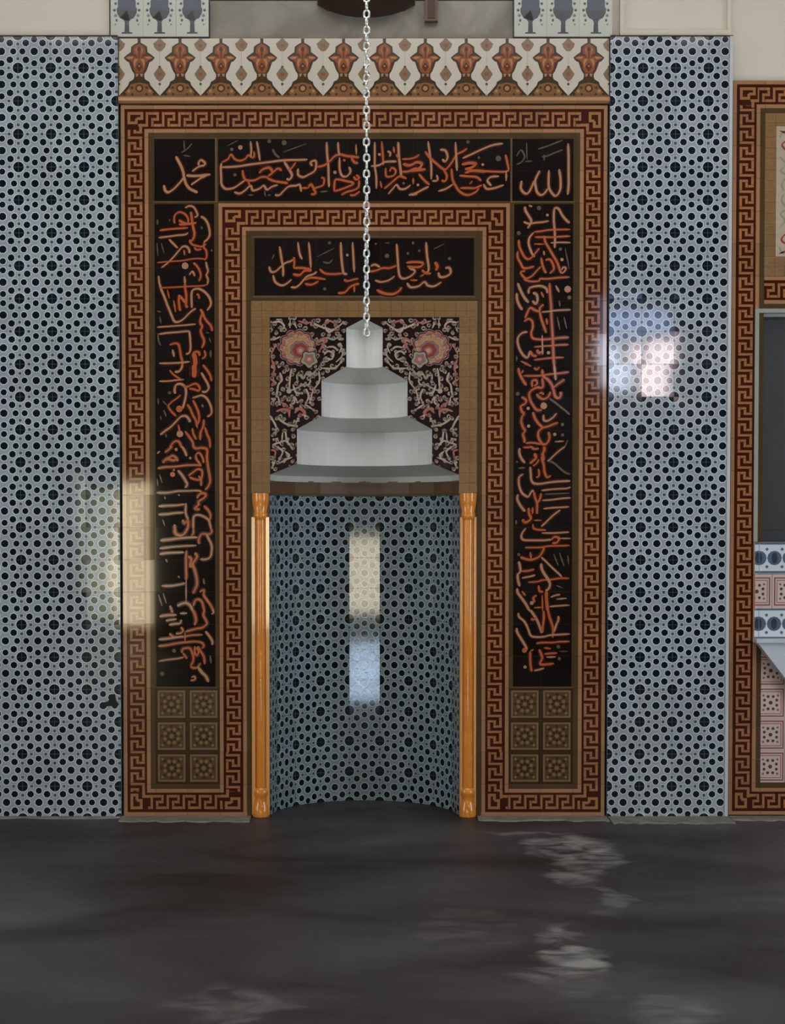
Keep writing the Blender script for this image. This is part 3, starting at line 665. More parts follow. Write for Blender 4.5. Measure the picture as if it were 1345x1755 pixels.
lettering(pT, [
 (365, 230, k7, '''o4.2 110 360 190 320 230 260 280 320 350 340 420 310 450 270 520 300 525 220; t4 480 90 490 200 480 300; t4 560 90 580 200 600 340; t4.6 105 425 300 415 500 385 700 360 900 335 1100 330 1210 325; t4.6 110 370 100 430 105 560 110 640 160 700 260 690 340 640 410 590;
  o4.6 380 460 390 540 430 590 530 590 620 550 700 550; o5.4 590 500 640 450 720 430 760 490 700 540; o4.6 760 500 830 440 880 470; o4.6 690 560 780 600 900 620 960 630; t4.6 270 740 340 760 410 720 480 660 510 720 590 700 650 660 690 710 760 670 830 650; t4.6 790 780 850 780 900 730 970 670 1060 660 1110 650 1130 740;
  t5 910 350 960 430 1010 520 980 580 940 570; o4.6 1060 360 1000 440 960 450; t4.6 1090 440 1090 520 1150 550 1220 520 1300 470 1320 400 1310 340 1250 360 1270 410; g4.5 760 190 800 260 850 300; g7 720 90; g9 910 110; t8 350 170; g6 240 195; g6 280 520; o4 450 600 470 660; g4 450 780 520 780; g4 660 730 670 800; g4 700 780 740 780; g3 900 230 1200 120; o5 1220 690 1250 640 1290 700 1310 760 1250 770; o4.6 1130 690 1220 690; g3 180 150 320 80'''),
 (535, 230, k7, '''t4.6 185 100 190 250 205 400 210 560 215 680; o5 60 420 150 400 220 350 290 280 360 260 440 280 540 290 600 300; t4 330 100 335 200 350 270; t3.5 560 130 565 260; t4.4 350 300 350 440 380 530 440 540 490 480 470 420; o4 400 320 420 350; o5 500 300 540 360 590 370; t6 290 490; o4.6 280 740 290 600 330 580 430 600 530 630 440 680 360 710 280 730;
  o4.6 560 520 600 560 560 580 530 540; o4.6 600 590 590 680 520 720 440 740 370 780; o4.6 480 780 540 780 610 730; o4 110 560 150 570 140 650 70 680 0 700; g4 100 740 200 730; t4 800 100 800 250 800 400 820 550 820 700; o4 890 90 905 300 910 400; t4.4 750 410 850 400 920 360 1000 350 1080 350; t5 1100 100 1105 200 1110 300 1130 450 1140 550; o4 1070 260 1110 310;
  o3.6 1150 320 1250 315 1345 290; o5 1150 480 1220 480 1290 450 1345 440; o6 1160 380 1240 400 1320 370; o4.6 920 700 980 650 1050 590 1120 540 1210 570; t4.2 970 770 1030 700 1080 650 1120 700 1190 700 1260 650; t4.6 1250 780 1345 770; o4.2 940 430 950 540 1040 530 1070 470 1020 430 990 480; t4 960 220 1000 240 990 290; o4 1040 160 1050 240; g5 1170 630; t5 860 260; o3.6 870 600 890 690'''),
 (700, 230, k7, '''t4.2 250 90 270 240 290 400 290 580; o4.6 210 220 280 310 360 380 450 450 500 430 560 350 620 260 700 220 750 180; t4.6 600 100 610 300 620 470; t4.6 400 200 470 210 500 290 470 350 430 320; t4.6 690 310 800 260 950 190 1080 140 1210 120; o6.5 680 390 780 370 860 380 800 430 720 450; o6 720 500 800 470 880 470 1000 480;
  o4.4 650 530 760 540 870 550 930 600; o4.4 940 650 850 690 760 690 660 690; o4.6 550 440 560 560 590 640 660 740 760 780 860 740 900 690; t4.4 570 640 480 700 380 730; t4.6 960 640 1000 700 1100 690 1220 650; t4.4 1160 540 1050 550 1010 600 1060 660; o4.2 1240 260 1260 350 1270 470 1100 480 960 470; t4 1250 470 1250 600; o4.6 450 460 490 530 470 600 420 590; o4.6 130 510 200 590 270 650; t4.8 0 780 80 760 180 710 260 670;
  o4 0 320 80 300 140 260; o6 40 400 100 360 170 380 130 440 60 440; o6 0 470 120 460 220 450; t4 300 600 370 590 360 520; g10 1150 310; g6 760 100; g5 900 300; t5 950 390; o4 60 560 60 640; t5 120 650; o4 820 600 780 640'''),
], 'orange script lettering')
k6 = 6.725
lettering(pI, [
 (430, 400, k6, '''t4.6 330 150 350 280 370 400 370 500; t4.6 210 380 230 440 280 440 340 390 400 340 460 320 510 280; t4.6 255 480 280 560 350 600 410 580 470 530; o4.2 490 270 500 340 490 400; t4 540 100 560 230 590 300; t4.2 665 100 680 250 690 400; o5 490 400 600 400 700 420; o5.5 480 470 560 480 620 430 700 430; t4.6 460 620 520 620 580 570 640 500 720 470 760 440;
  o4.6 620 540 700 510 860 530; o4.6 620 580 700 590 780 550; o4.4 790 410 850 460 950 470 1060 460; t4.6 1035 100 1040 250 1055 400 1070 460 1110 470; t4.2 1170 100 1180 280 1190 450; o4.2 1070 530 1110 550 1190 530 1240 520; o5 1000 690 1080 680 1140 620 1200 590 1250 580; o4.2 1190 600 1190 680; g6 905 110; t5 1110 250; g6 850 640; g3 760 270 960 170; g4 830 330 900 340 940 300; g4 240 300 270 240'''),
 (620, 400, k6, '''t4.6 400 120 410 250 420 400 440 500 500 520 580 480 610 430 540 400; o4.8 510 340 600 330 700 340 680 380 600 390 520 380; t4.6 740 100 750 250 770 420 720 460; o4.6 690 420 740 460 800 460; o4 670 500 720 470; o6 840 330 870 380 850 430; t5 960 400 1010 400 1020 460 960 500 900 500 880 450; t4.6 520 570 560 620 650 610 720 560 760 600 830 610 920 560;
  t4.6 100 380 150 360 210 390; o4.6 90 440 160 430 240 400 320 400 400 370; t4.2 150 540 220 560 310 540 380 490; o5.5 170 650 250 690 350 700 420 670 460 620; g8 290 260; g6 1010 290; g5 590 110; g4 160 120; g5 530 230; g5 660 200; g3 270 110 320 110; g3 830 180 950 120; o4 560 540 640 540'''),
], 'orange script lettering')
k12 = 12.227
lettering(pLc, [(262, 236, k12, '''t5.2 480 390 540 500 600 620 640 740 650 820 690 960 760 1060 850 1110 940 1150; t5.2 230 990 260 1110 330 1140 430 1080 520 990 600 900 640 840; t5.4 700 790 800 800 950 800 1210 770; t4.6 800 990 900 920 1000 850 1120 800; t4.6 820 710 900 650 980 600 1070 580 1090 530 1010 470 960 520 960 580; g3.5 650 60 660 260; g3.5 820 120 720 230 590 320; g3.5 640 370 780 390''')], 'tan script word')
lettering(pRc, [(876, 236, k12, '''t5 1190 120 1200 400 1200 700 1200 1000 1180 1200; t5 1000 660 1030 850 1030 1060 980 1180 920 1220 850 1160 790 1050 780 900 790 680; t5 770 1060 690 1170 610 1200 540 1140 510 1020 500 900 560 760 600 690; t5 480 900 420 1050 350 1160 270 1160 200 1060 220 900; g3.6 560 240 750 180 900 120 1080 50; g3.8 640 400 760 380 900 320 1080 250; g3.5 690 350 690 480; g3.5 110 390 200 260 280 400 200 520 110 560; g3.2 320 100 330 450; g3.2 290 500 440 490''')], 'tan script word')

# rosette tiles at the foot of the script columns
def rosette(base_d, light, half, sc=1.0):
    lay = []
    def sq(r, t, m):
        lay.append((m, rect(-r, -r, r, -r+t))); lay.append((m, rect(-r, r-t, r, r))); lay.append((m, rect(-r, -r, -r+t, r))); lay.append((m, rect(r-t, -r, r, r)))
    sq(27, 2.5, base_d); sq(23.2, 2.6, light)
    for k in range(8):
        a = PI/8 + k*PI/4
        lay.append((light, disc(12.2*math.cos(a), 12.2*math.sin(a), 3.3, 6, rot=a)))
        a2 = k*PI/4
        lay.append((base_d, disc(7.2*math.cos(a2), 7.2*math.sin(a2), 2.3, 5, rot=a2)))
        if k % 2: lay.append((light, disc(22.0*math.cos(a2), 22.0*math.sin(a2), 3.0, 4, rot=0)))
        lay.append((base_d, disc(17.0*math.cos(a2), 17.0*math.sin(a2), 2.6, 4, rot=a2)))
    lay.append((light, disc(0, 0, 3.6, 8)))
    return lay
ROS = rosette('rosette_dark', 'rosette_light', 27)
for (c0, lab) in ((1, 'six brown rosette tiles below the left script column'), (12, 'six brown rosette tiles below the right script column')):
    rp = slab('rosette_panel', mih, [(gu(c0), gv(18), gu(c0+2), gv(21))], GY, WB, 'grout_brown'); rp['label'] = lab
    for r in range(18, 21):
        for c in (c0, c0+1):
            put_tile(tile_mesh(P, P, 'rosette_ground', ROS, key='rosette'), rp, gu(c+.5), gv(r+.5), FY, tilt=.2)

# brown mosaic surround of the hood
ou0, ou1, ov0, ov1 = 463.0, 786.0, 543.0, 842.7
sur = slab('brown_surround', mih, [(gu(4), gv(6), ou0, ov1), (ou1, gv(6), gu(11), ov1), (ou0, gv(6), ou1, ov0)], GY, WB, 'grout_brown')
def mosaic_layers(w, h):
    out = []
    n = max(2, int(round(w/6.0))); m_ = max(2, int(round(h/6.0)))
    for i in range(1, n):
        if i % 3 == 0: out.append(('brown_deep', rect(-w/2 + w*i/n - .35, -h/2, -w/2 + w*i/n + .35, h/2)))
    for i in range(1, m_):
        if i % 3 == 0: out.append(('brown_deep', rect(-w/2, -h/2 + h*i/m_ - .35, w/2, -h/2 + h*i/m_ + .35)))
    out.append(('brown_line', rect(-w/2+1, -h/2+1, w/2-1, -h/2+1.8)))
    return out
def brown(parent, u0, v0, u1, v1):
    w_, h_ = u1-u0, v1-v0
    put_tile(tile_mesh(w_, h_, 'brown_tile', mosaic_layers(w_, h_), key=('brown', round(w_, 1), round(h_, 1))), parent, (u0+u1)/2, (v0+v1)/2, FY, tilt=.15)
for c in range(4, 11): brown(sur, max(gu(c), ou0) if c > 4 else gu(4), gv(6), gu(c+1), ov0)
for r in range(6, 12):
    a = max(gv(r), ov0) if r > 6 else ov0
    e = min(gv(r+1), ov1)
    brown(sur, gu(4), a, ou0, e); brown(sur, ou1, a, gu(11), e)

# ------------------------------------------------------------------ niche hood, spandrels
HP = [(0.0, 545.0), (31.0, 561.0), (31.0, 626.5), (73.5, 651.0), (73.5, 710.5), (115.5, 733.5), (115.5, 792.5), (161.5, 811.0), (161.5, 819.0)]
def spandrel(side):
    pts = [(NU, ov0), (NU, HP[0][1])]
    for r, v in HP[1:8]: pts.append((NU + side*r, v))
    pts += [(NU + side*(ou1-ou0)/2, 813.0), (NU + side*(ou1-ou0)/2, ov0)]
    q = MB(); q.prism([(X(u), Z(v)) for u, v in pts], FY, 0.008, 'floral_black')
    o = q.build('spandrel', mih, loc=(0, 0, 0)); o['label'] = 'black floral tile panel %s of the stepped hood' % ('left' if side < 0 else 'right')
    def inside(u, v):
        c = False; n = len(pts)
        for i in range(n):
            (x1, y1), (x2, y2) = pts[i], pts[i-1]
            if (y1 > v) != (y2 > v) and u < (x2-x1)*(v-y1)/(y2-y1) + x1: c = not c
        return c
    ls = 7.912
    D = [(455, 540, '''c3 80 80 110 180 90 110 200 90 260 150 220 210; c2.6 340 60 340 180; c2.6 400 110 430 180; c3 660 110 740 150 900 200 1000 150 1060 100; c3.5 820 160 870 230 960 180; p3 800 110 880 80 950 110; c5 1010 325 1050 325; g3 740 370 830 310 930 330 1020 280; p4 700 380 760 330 820 330 740 490; c3 830 440 920 430 980 470; c3 800 540 860 490 930 530 900 600 830 580; c3 960 640 1040 560 1060 480; c3 760 720 940 720 1030 640;
      c3 730 760 740 880 690 970 650 1010; c3.2 360 720 340 850 330 1000; c3.4 200 780 230 880 180 950 160 1100; p3 80 880 130 900 100 950; g3 330 1030 430 990 550 920; g3.4 430 800 440 900; c3 560 1000 590 1100 560 1187; c3 650 1020 610 1187; c9 325 1030; c3 80 1130 130 1140; p3.4 80 540 140 420 180 400; p3.4 90 600 130 720 100 800; g4 480 800 520 860 560 800 640 840; g4 600 760 640 800 700 740; c3 620 880 600 930 540 960; c3 210 290 130 330 90 330; c2.6 150 60 200 60; p3 450 80 560 110 640 90; c3 380 940 420 1050 500 1060; c3 400 1100 440 1180; c3 860 620 790 640; c2.6 980 400 1040 420 1000 520'''),
         (455, 680, '''c3 180 0 200 100; c3 390 0 400 80 350 110; p4 150 200 240 170 330 180; p4 330 280 330 160; p5 400 220 470 160 540 220 480 260; c5 450 300; c5 545 260; c3 540 100 660 180; c3 170 290 290 370 430 400; c3 70 260 130 360 160 430; g3 100 520 150 460 110 440; c3 240 480 230 600; c3 280 470 290 560 320 640; c3 100 650 200 620 280 600 360 680; c3 160 680 240 740 200 840; c3 270 740 330 800 280 850; c4 90 900 130 860 100 960; p3 200 60 300 130; c3 470 330 400 330; c2.6 90 30 130 60; c2.6 600 0 620 80; c3 180 560 120 580; c2.6 200 900 270 860 370 820; p3 80 720 140 740 130 820''')]
    CM = {'c': 'floral_cream', 'p': 'floral_pink', 'g': 'floral_green'}
    fl = MB(); lv = 0
    def addp(q, m, lv_):
        q = [(NU + side*(NU + 1.0 - a), c) for a, c in q]         # mirror about the axis
        cu = sum(p[0] for p in q)/len(q); cv = sum(p[1] for p in q)/len(q)
        if not inside(cu, cv): return
        p = [(X(a), -0.0004 - 0.00001*lv_, Z(c)) for a, c in q]
        ar = sum(p[i][0]*p[(i+1) % len(p)][2] - p[(i+1) % len(p)][0]*p[i][2] for i in range(len(p)))
        fl.poly(p if ar > 0 else p[::-1], m)
    rs = random.Random(11); seeds = []
    for _ in range(900):
        a = rs.uniform(ou0 + 3, NU - 30); c = rs.uniform(ov0 + 3, 808)
        if math.hypot(a - 510, c - 596) < 34 or any(math.hypot(a-x, c-y) < 7.4 for x, y in seeds): continue
        seeds.append((a, c)); th = rs.uniform(0, 2*PI); k = rs.choice((-1, 1)); l_ = rs.uniform(4.5, 7.0)
        cv_ = [(a + l_*t*math.cos(th + k*t*1.4), c + l_*t*math.sin(th + k*t*1.4)) for t in (-1.0, -.5, 0, .5, 1.0)]
        for q in ribbon(cv_, rs.uniform(2.0, 3.0)): addp(q, rs.choice(('floral_mauve', 'floral_mauve', 'floral_cream', 'floral_green')), 0)
        addp(disc(cv_[-1][0], cv_[-1][1], rs.uniform(1.4, 2.2), 6), 'floral_mauve', 0)
    # the big peony: scalloped rings of petals
    cu, cv = P2UV(455 + 440/ls, 540 + 440/ls)
    for (rad, m, n, l, k) in ((33.5, 'floral_mauve', 11, 1, 0), (31.6, 'floral_black', 11, 2, 0), (30.0, 'floral_pink', 11, 3, 0), (27, 'floral_mauve', 11, 4, 1), (25, 'floral_cream', 9, 5, 2), (23.6, 'floral_ochre', 9, 6, 2), (18.5, 'floral_cream', 8, 7, 4), (17.4, 'floral_mauve', 8, 8, 4), (13, 'floral_red', 7, 9, 5), (7, 'floral_pink', 6, 10, 6), (3.4, 'floral_cream', 6, 11, 6)):
        ring = []
        for i in range(n*4):
            a = 2*PI*i/(n*4); q_ = 0.90 + 0.13*abs(math.sin(n*a/2)); ring.append((cu + k*.9 + rad*q_*math.cos(a), cv + k*.9 + 0.94*rad*q_*math.sin(a)))
        addp(ring, m, l)
    for i in range(26):                                   # veins of the petals
        a = 2*PI*i/26 + .1*(i % 3); r0_, r1_ = (17, 27) if i % 2 else (22, 31)
        for qd in ribbon([(cu + r0_*math.cos(a), cv + .94*r0_*math.sin(a)), (cu + r1_*math.cos(a + .12), cv + .94*r1_*math.sin(a + .12))], 1.5): addp(qd, ('floral_cream', 'floral_red', 'floral_mauve')[i % 3], 14)
    bu, bv = P2UV(455 + 600/ls, 540 + 600/ls)
    for (rad, m, l) in ((14.5, 'floral_black', 15), (13, 'floral_green', 16), (9, 'floral_mauve', 17), (6, 'floral_pink', 18), (3, 'floral_cream', 19)): 
        addp([(bu + rad*(1 + .14*math.sin(5*a))*math.cos(a), bv + rad*(1 + .14*math.sin(5*a))*math.sin(a)) for a in [2*PI*i/30 for i in range(30)]], m, l)
    for (ox, oy, strokes) in D:
        for st in strokes.strip().split(';'):
            st = st.split(); colr, wd = st[0][0], float(st[0][1:]); n = [float(k) for k in st[1:]]
            uv = [P2UV(ox + n[i]/ls, oy + n[i+1]/ls) for i in range(0, len(n)-1, 2)]; lv += 1
            if len(uv) == 1: addp(disc(uv[0][0], uv[0][1], wd/2, 8), CM[colr], 20+lv)
            else:
                for q in ribbon(uv, wd): addp(q, CM[colr], 20+lv)
                if wd >= 3: # a small curled leaf at the end of the stem
                    e = uv[-1]; addp(disc(e[0], e[1], 2.4, 7), CM[colr], 20+lv)
    f = fl.build('floral_pattern', o, loc=(0, 0, 0))
    return o
spandrel(-1); spandrel(1)

def hood_piece(name, r0, v0, r1, v1, m):
    q = MB(); q.lathe([(r0*S, Z(v0)), (r1*S, Z(v1))], 10, m, X(NU), 0.0085, 0, PI)
    q.lathe([((r1+9)*S, Z(v1)), ((r0+9)*S, Z(v0))], 10, m, X(NU), 0.0085, 0, PI)
    return q.build(name, mih, loc=(0, 0, 0))
hood_piece('hood_cap', *HP[0], *HP[1], 'hood_soffit')
hood_piece('hood_band', *HP[7], HP[8][0], 821.0, 'hood_soffit')
for i in (1, 3, 5):
    hood_piece('hood_band', *HP[i], *HP[i+1], 'hood_white')
    hood_piece('hood_soffit', *HP[i+1], *HP[i+2], 'hood_soffit')

# concave wall of the niche: flat tiles set on a half cylinder
ANG = 2*math.asin(T/2/NR); RM = NR*math.cos(ANG/2)
q = MB()
prof = []
for i in range(-6, 5):
    a0 = (i + .5)*ANG; a1 = (i + 1.5)*ANG
    a0 = max(a0, -PI/2 + .055); a1 = min(a1, PI/2 - .055)
    if a1 <= a0: continue
    r = (NR + 1.6)*S; r2 = (NR + 30)*S
    p = [(X(NU) + r*math.sin(a0), r*math.cos(a0)), (X(NU) + r*math.sin(a1), r*math.cos(a1)), (X(NU) + r2*math.sin(a1), r2*math.cos(a1)), (X(NU) + r2*math.sin(a0), r2*math.cos(a0))]
    b0 = len(q.v); z0, z1 = 0.0, Z(817)
    q.v += [(x, y, z0) for x, y in p] + [(x, y, z1) for x, y in p]
    for f in ((0, 1, 5, 4), (1, 2, 6, 5), (2, 3, 7, 6), (3, 0, 4, 7), (4, 5, 6, 7), (3, 2, 1, 0)): q.f.append(tuple(b0 + k for k in f)); q.m.append('grout_grey')
nw = q.build('niche_wall', mih, loc=(0, 0, 0))
for i in range(-4, 5):
    a = i*ANG
    px, py = X(NU) + RM*S*math.sin(a), RM*S*math.cos(a)
    for r in range(10):
        c0 = 845.8 + r*T; c1 = min(c0 + T, 1399.5)
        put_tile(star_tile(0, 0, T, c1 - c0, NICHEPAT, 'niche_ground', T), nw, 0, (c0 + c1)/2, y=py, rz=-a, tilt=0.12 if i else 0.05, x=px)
    put_tile(tile_mesh(T, 25.0, 'brown_band', [('brown_line', rect(-27, -11, 27, -10)), ('olive_line', rect(-27, 9, 27, 11.5))], key='nicheband'), nw, 0, 831.8, y=py, rz=-a, tilt=0.1, x=px)

# amber colonnettes at the niche corners
def colonnette(u0, u1, label, splay=0):
    cx = X((u0+u1)/2); hw = X(u1) - cx
    back = MB(); back.box(X(u0), X(u1), 0.012, WB, Z(1400), Z(842.7), 'brown_deep')
    o = back.build('colonnette', mih, loc=(0, 0, 0)); o['label'] = label
    f = MB()
    for s in (-1, 1): 
        if splay:                                     # flat strip, turned a few degrees out of the wall plane
            x0, x1 = cx + s*hw*0.79 - .009, cx + s*hw*0.79 + .009; t_ = math.tan(math.radians(splay))
            k = len(f.v); ym = -0.005
            for z in (Z(1396), Z(884)): f.v += [(x0, ym + .009*t_, z), (x1, ym - .009*t_, z), (x1, .0115, z), (x0, .0115, z)]
            for q_ in ((0, 1, 5, 4), (1, 2, 6, 5), (2, 3, 7, 6), (3, 0, 4, 7), (4, 5, 6, 7), (3, 2, 1, 0)): f.f.append(tuple(k + i for i in q_)); f.m.append('amber_fillet')
        else: f.lathe([(0.0085, Z(1396)), (0.0085, Z(884))], 14, 'amber_fillet', cx + s*hw*0.79, 0.004)
    f.build('fillet', o, not splay, loc=(0, 0, 0))
    sh = MB(); sh.lathe([(0.027, Z(1356)), (0.027, Z(884))], 20, 'amber', cx, 0.012); sh.build('shaft', o, True, loc=(0, 0, 0))
    cp = MB(); cp.lathe([(0.030, Z(888)), (0.037, Z(884)), (0.037, Z(878)), (0.033, Z(875)), (0.042, Z(862)), (0.045, Z(852)), (0.045, Z(843))], 20, 'amber', cx, 0.012); cp.build('capital', o, True, loc=(0, 0, 0))
    bs = MB(); bs.lathe([(0.030, Z(1350)), (0.040, Z(1355)), (0.040, Z(1361)), (0.034, Z(1364)), (0.036, Z(1376)), (0.044, Z(1382)), (0.044, Z(1399.5))], 20, 'amber', cx, 0.012); bs.build('base', o, True, loc=(0, 0, 0))
colonnette(430.8, 461.5, 'amber glazed colonnette at the left niche corner', 4.2)
colonnette(787.5, 817.2, 'amber glazed colonnette at the right niche corner')

# ------------------------------------------------------------------ cresting over the border
cr = thing('cresting', 'white tile cresting with brown palmettes above the niche border', 'cresting', (X(624), 0, Z(184)))
c = MB(); c.box(X(207.5), X(1040), 0.004, WB - .004, Z(171.5), Z(72), 'grout_grey'); c.build('backing', cr, loc=(0, 0, 0))
CW = (1040.0 - 207.5)/12
def sym(h): return h + [(-x, y) for x, y in h[::-1]]
def crest_layers():
    L_ = []
    body = [(0, 78), (8, 82), (13.5, 86), (14.2, 95), (20, 99), (26.5, 104.5), (22, 110), (17.5, 112), (14.5, 121), (12, 127), (8.5, 132), (8.5, 137), (10, 141), (17, 145), (19, 151), (26, 159), (34.7, 168.5)]
    L_.append(('crest_dark', sym(body[:12])))
    L_.append(('crest_dark', sym(body[11:])))
    L_.append(('crest_dark', rect(-2.6, 72, 2.6, 80)))
    inner = [(0, 80.5), (6, 84), (10, 88.5), (10.6, 97.5), (18, 101.5), (23.5, 105), (18.5, 107.5), (14.5, 109.5), (11.5, 120), (9, 125), (6, 130)]
    L_.append(('crest_brown', sym(inner)))
    L_.append(('crest_olive', sym([(0, 146), (14.5, 149), (17, 154.5), (23, 161.5), (30, 167.8)])))
    for s in (-1, 1):
        L_.append(('crest_deep', [(s*11.4, 97), (s*17, 101.5), (s*9, 101.5), (s*3, 105.5), (s*6, 99)]))
        L_.append(('crest_tan', [(s*9.5, 102.6), (s*18, 102.8), (s*23, 105), (s*17, 106.6), (s*12, 106.2)]))
        L_.append(('crest_tan', [(s*1.8, 107), (s*8, 106.5), (s*9.6, 113), (s*7.4, 122), (s*6, 113)]))
        L_.append(('crest_deep', [(s*11.4, 112), (s*14.4, 112), (s*11.6, 124), (s*9.2, 126)]))
        L_.append(('crest_tan', [(s*2.4, 85.5), (s*6.6, 91), (s*3.2, 99.5), (s*4.6, 91)]))
        L_.append(('crest_tan', disc(s*18, 160.5, 3.0, 7))); L_.append(('crest_deep', disc(s*25, 166, 3.0, 6))); L_.append(('crest_deep', disc(s*12.5, 155, 2.4, 6))); L_.append(('crest_deep', disc(s*12, 166, 2.2, 6)))
        L_.append(('crest_tan', [(s*1.0, 131), (s*6.2, 131.5), (s*5.4, 136.5), (s*2.6, 136)]))
    L_.append(('crest_deep', disc(0, 90, 4.2, 8, .62))); L_.append(('crest_deep', rect(-.9, 92, .9, 106)))
    L_.append(('crest_deep', [(0, 112), (5.6, 120), (3, 124), (0, 128), (-3, 124), (-5.6, 120)])); L_.append(('crest_tan', disc(0, 118.5, 1.7, 6)))
    L_.append(('crest_deep', rect(-2.4, 137.5, 2.4, 143)))
    L_.append(('crest_deep', disc(0, 156, 7.0, 9))); L_.append(('crest_tan', disc(0, 156, 4.2, 8))); L_.append(('crest_brown', rect(-27, 166.2, 27, 168)))
    for s in (-1, 1):
        d = s*CW/2
        L_.append(('crest_grey', [(d, 70), (d+5, 76), (d+11, 81), (d+9, 87), (d+4, 93), (d, 94), (d-4, 93), (d-9, 87), (d-11, 81), (d-5, 76)]))
        L_.append(('crest_brown', disc(d, 84, 3.2, 6)))
        L_.append(('crest_grey', [(d, 119), (d+4, 123), (d+10.5, 132), (d+6, 140), (d, 145), (d-6, 140), (d-10.5, 132), (d-4, 123)]))
        L_.append(('crest_brown', disc(d, 132, 3.2, 6))); L_.append(('crest_dark', disc(d, 120, 2.4, 6))); L_.append(('crest_dark', disc(d, 149, 2.4, 6)))
    return L_
CL = [(m, [(x, y - 120.5) for x, y in p]) for m, p in crest_layers()]
for k in range(12):
    put_tile(tile_mesh(CW, 97, 'crest_white', CL, key='crest'), cr, 207.5 + (k+.5)*CW, 120.5, -0.002, tilt=.12)
# rounded tan ledge below the palmettes, in tile lengths
for k in range(15):
    l = MB(); pr = [(-0.004, Z(171)), (-0.022, Z(172)), (-0.026, Z(175)), (-0.024, Z(178.5)), (-0.010, Z(181)), (-0.004, Z(182)), (WB - .004, Z(182)), (WB - .004, Z(171))]
    a0, a1 = X(207.5 + k*832.5/15) + .0004, X(207.5 + (k+1)*832.5/15) - .0004
    n = len(pr); l.v += [(a0, y, z) for y, z in pr] + [(a1, y, z) for y, z in pr]
    for i in range(n): j = (i+1) % n; l.f.append((i, j, n+j, n+i)); l.m.append('ledge_tan')
    l.f.append(tuple(range(n-1, -1, -1))); l.m.append('ledge_tan'); l.f.append(tuple(range(n, 2*n))); l.m.append('ledge_tan')
    l.build('ledge', cr, loc=(0, 0, 0))
l = MB(); l.box(X(207.5), X(1040), -0.006, WB - .004, Z(184), Z(182), 'key_dark'); l.build('dark_line', cr, loc=(0, 0, 0))  # dark brown strip between ledge and border

# ------------------------------------------------------------------ above the tiling
b = MB()
b.box(X(361), X(877.5), 0.045, WB - .002, Z(69.5), Z(4), 'marble_grey')
b.box(X(361), X(877.5), 0.042, WB - .002, Z(2.5), Z(-180), 'marble_grey')
o = b.build('marble_panel', None); o['label'] = 'grey veined marble panel above the white cresting'; o['category'] = 'panel'
def vase_panel(u0, label):
    t = thing('vase_tile_panel', label, 'tile panel', (X(u0 + 83), 0, Z(69.5)), 'vase tiles flanking the marble')
    c = MB(); c.box(X(u0), X(u0+166.5), 0.012, WB, Z(69.5), Z(-210), 'grout_grey'); c.build('backing', t, loc=(0, 0, 0))
    W_ = 55.5
    h = [(9.5, 63.5), (9, 62), (4.2, 60.5), (3.6, 44), (6, 40), (12, 37), (16.5, 29), (17.5, 22), (15, 18), (15.5, 10), (13, 2), (12, -8), (15, -24), (18, -46), (10, -70), (0, -84)]
    for k in range(3):
        L_ = [('vase_mist', sym([(15, 8), (20, -14), (24, -40), (20, -66), (8, -86), (0, -90)][::-1]))]
        L_.append(('vase_blue', sym(h)))
        L_.append(('vase_deep', sym([(12, 37), (16.5, 29), (16.8, 24), (0, 24), (0, 42), (5, 40)])))
        L_.append(('vase_deep', rect(-8.5, 61, 8.5, 63.5))); L_.append(('vase_deep', rect(-3, 44, 3, 60)))
        rr = random.Random(k)
        for s in (-1, 1):
            L_ += [('vase_blue', disc(s*17.5, 41, 2.6, 6, .8)), ('vase_mist', disc(s*19, 33, 3.0, 6)), ('vase_blue', disc(s*21, 24, 2.6, 6)), ('vase_mist', disc(s*19.5, 48, 1.8, 6)), ('vase_blue', disc(s*19, 13, 2.6, 5))]
        L_.append(('vase_mist', rect(-13, 13.5, 13, 16)))
        L_ = [(m, [(x, y + 70) for x, y in p]) for m, p in L_]
        put_tile(tile_mesh(W_, 277, 'vase_ground', L_, key='vase'), t, u0 + (k+.5)*W_, -70, 0.004, tilt=.1)
    return t
vase_panel(193.5, 'three pale tiles with blue vases above the left end of cresting')
vase_panel(878.5, 'three pale tiles with blue vases above the right end of cresting')
# plaster panel mouldings, right of the vases
b = MB()
b.box(X(1060), X(1067), 0.035, WB, Z(69), Z(-200), 'plaster_white'); b.box(X(1067), X(1243), 0.035, WB, Z(60), Z(54), 'plaster_white'); b.box(X(1243), X(1249), 0.035, WB, Z(69), Z(-200), 'plaster_white')
b.box(X(1060), X(1249), 0.025, WB, Z(69.5), Z(60), 'plaster_white')
struct('trim_1', b)
b = MB(); b.box(X(-400), X(190), 0.030, WB, Z(69.5), 6.0, 'plaster_white'); struct('trim_2', b)
# dark wooden bracket and post on the marble
b = MB(); pr = [(0.0, Z(33)), (0.05, Z(32.5)), (0.12, Z(29)), (0.20, Z(21)), (0.235, Z(14)), (0.25, Z(12)), (0.25, Z(-60)), (0.0, Z(-60))]
b.lathe(pr, 24, 'wood_dark', X(627.5), 0.038, PI, 2*PI)
for i, (r, z) in enumerate(pr[:-1]): pass
b.box(X(546), X(709), 0.0385, 0.0415, Z(12), Z(-60), 'wood_dark')
o = b.build('wooden_bracket', None, True); o['label'] = 'dark brown round wooden bracket on the grey marble panel'; o['category'] = 'bracket'
b = MB(); b.box(X(727), X(749), 0.0, 0.0415, Z(42), Z(-120), 'wood_mid'); b.box(X(732), X(744), -0.006, 0.0, Z(38), Z(-120), 'wood_dark')
o = b.build('wooden_post', None); o['label'] = 'short brown wooden post on marble, right of the dark bracket'; o['category'] = 'post'

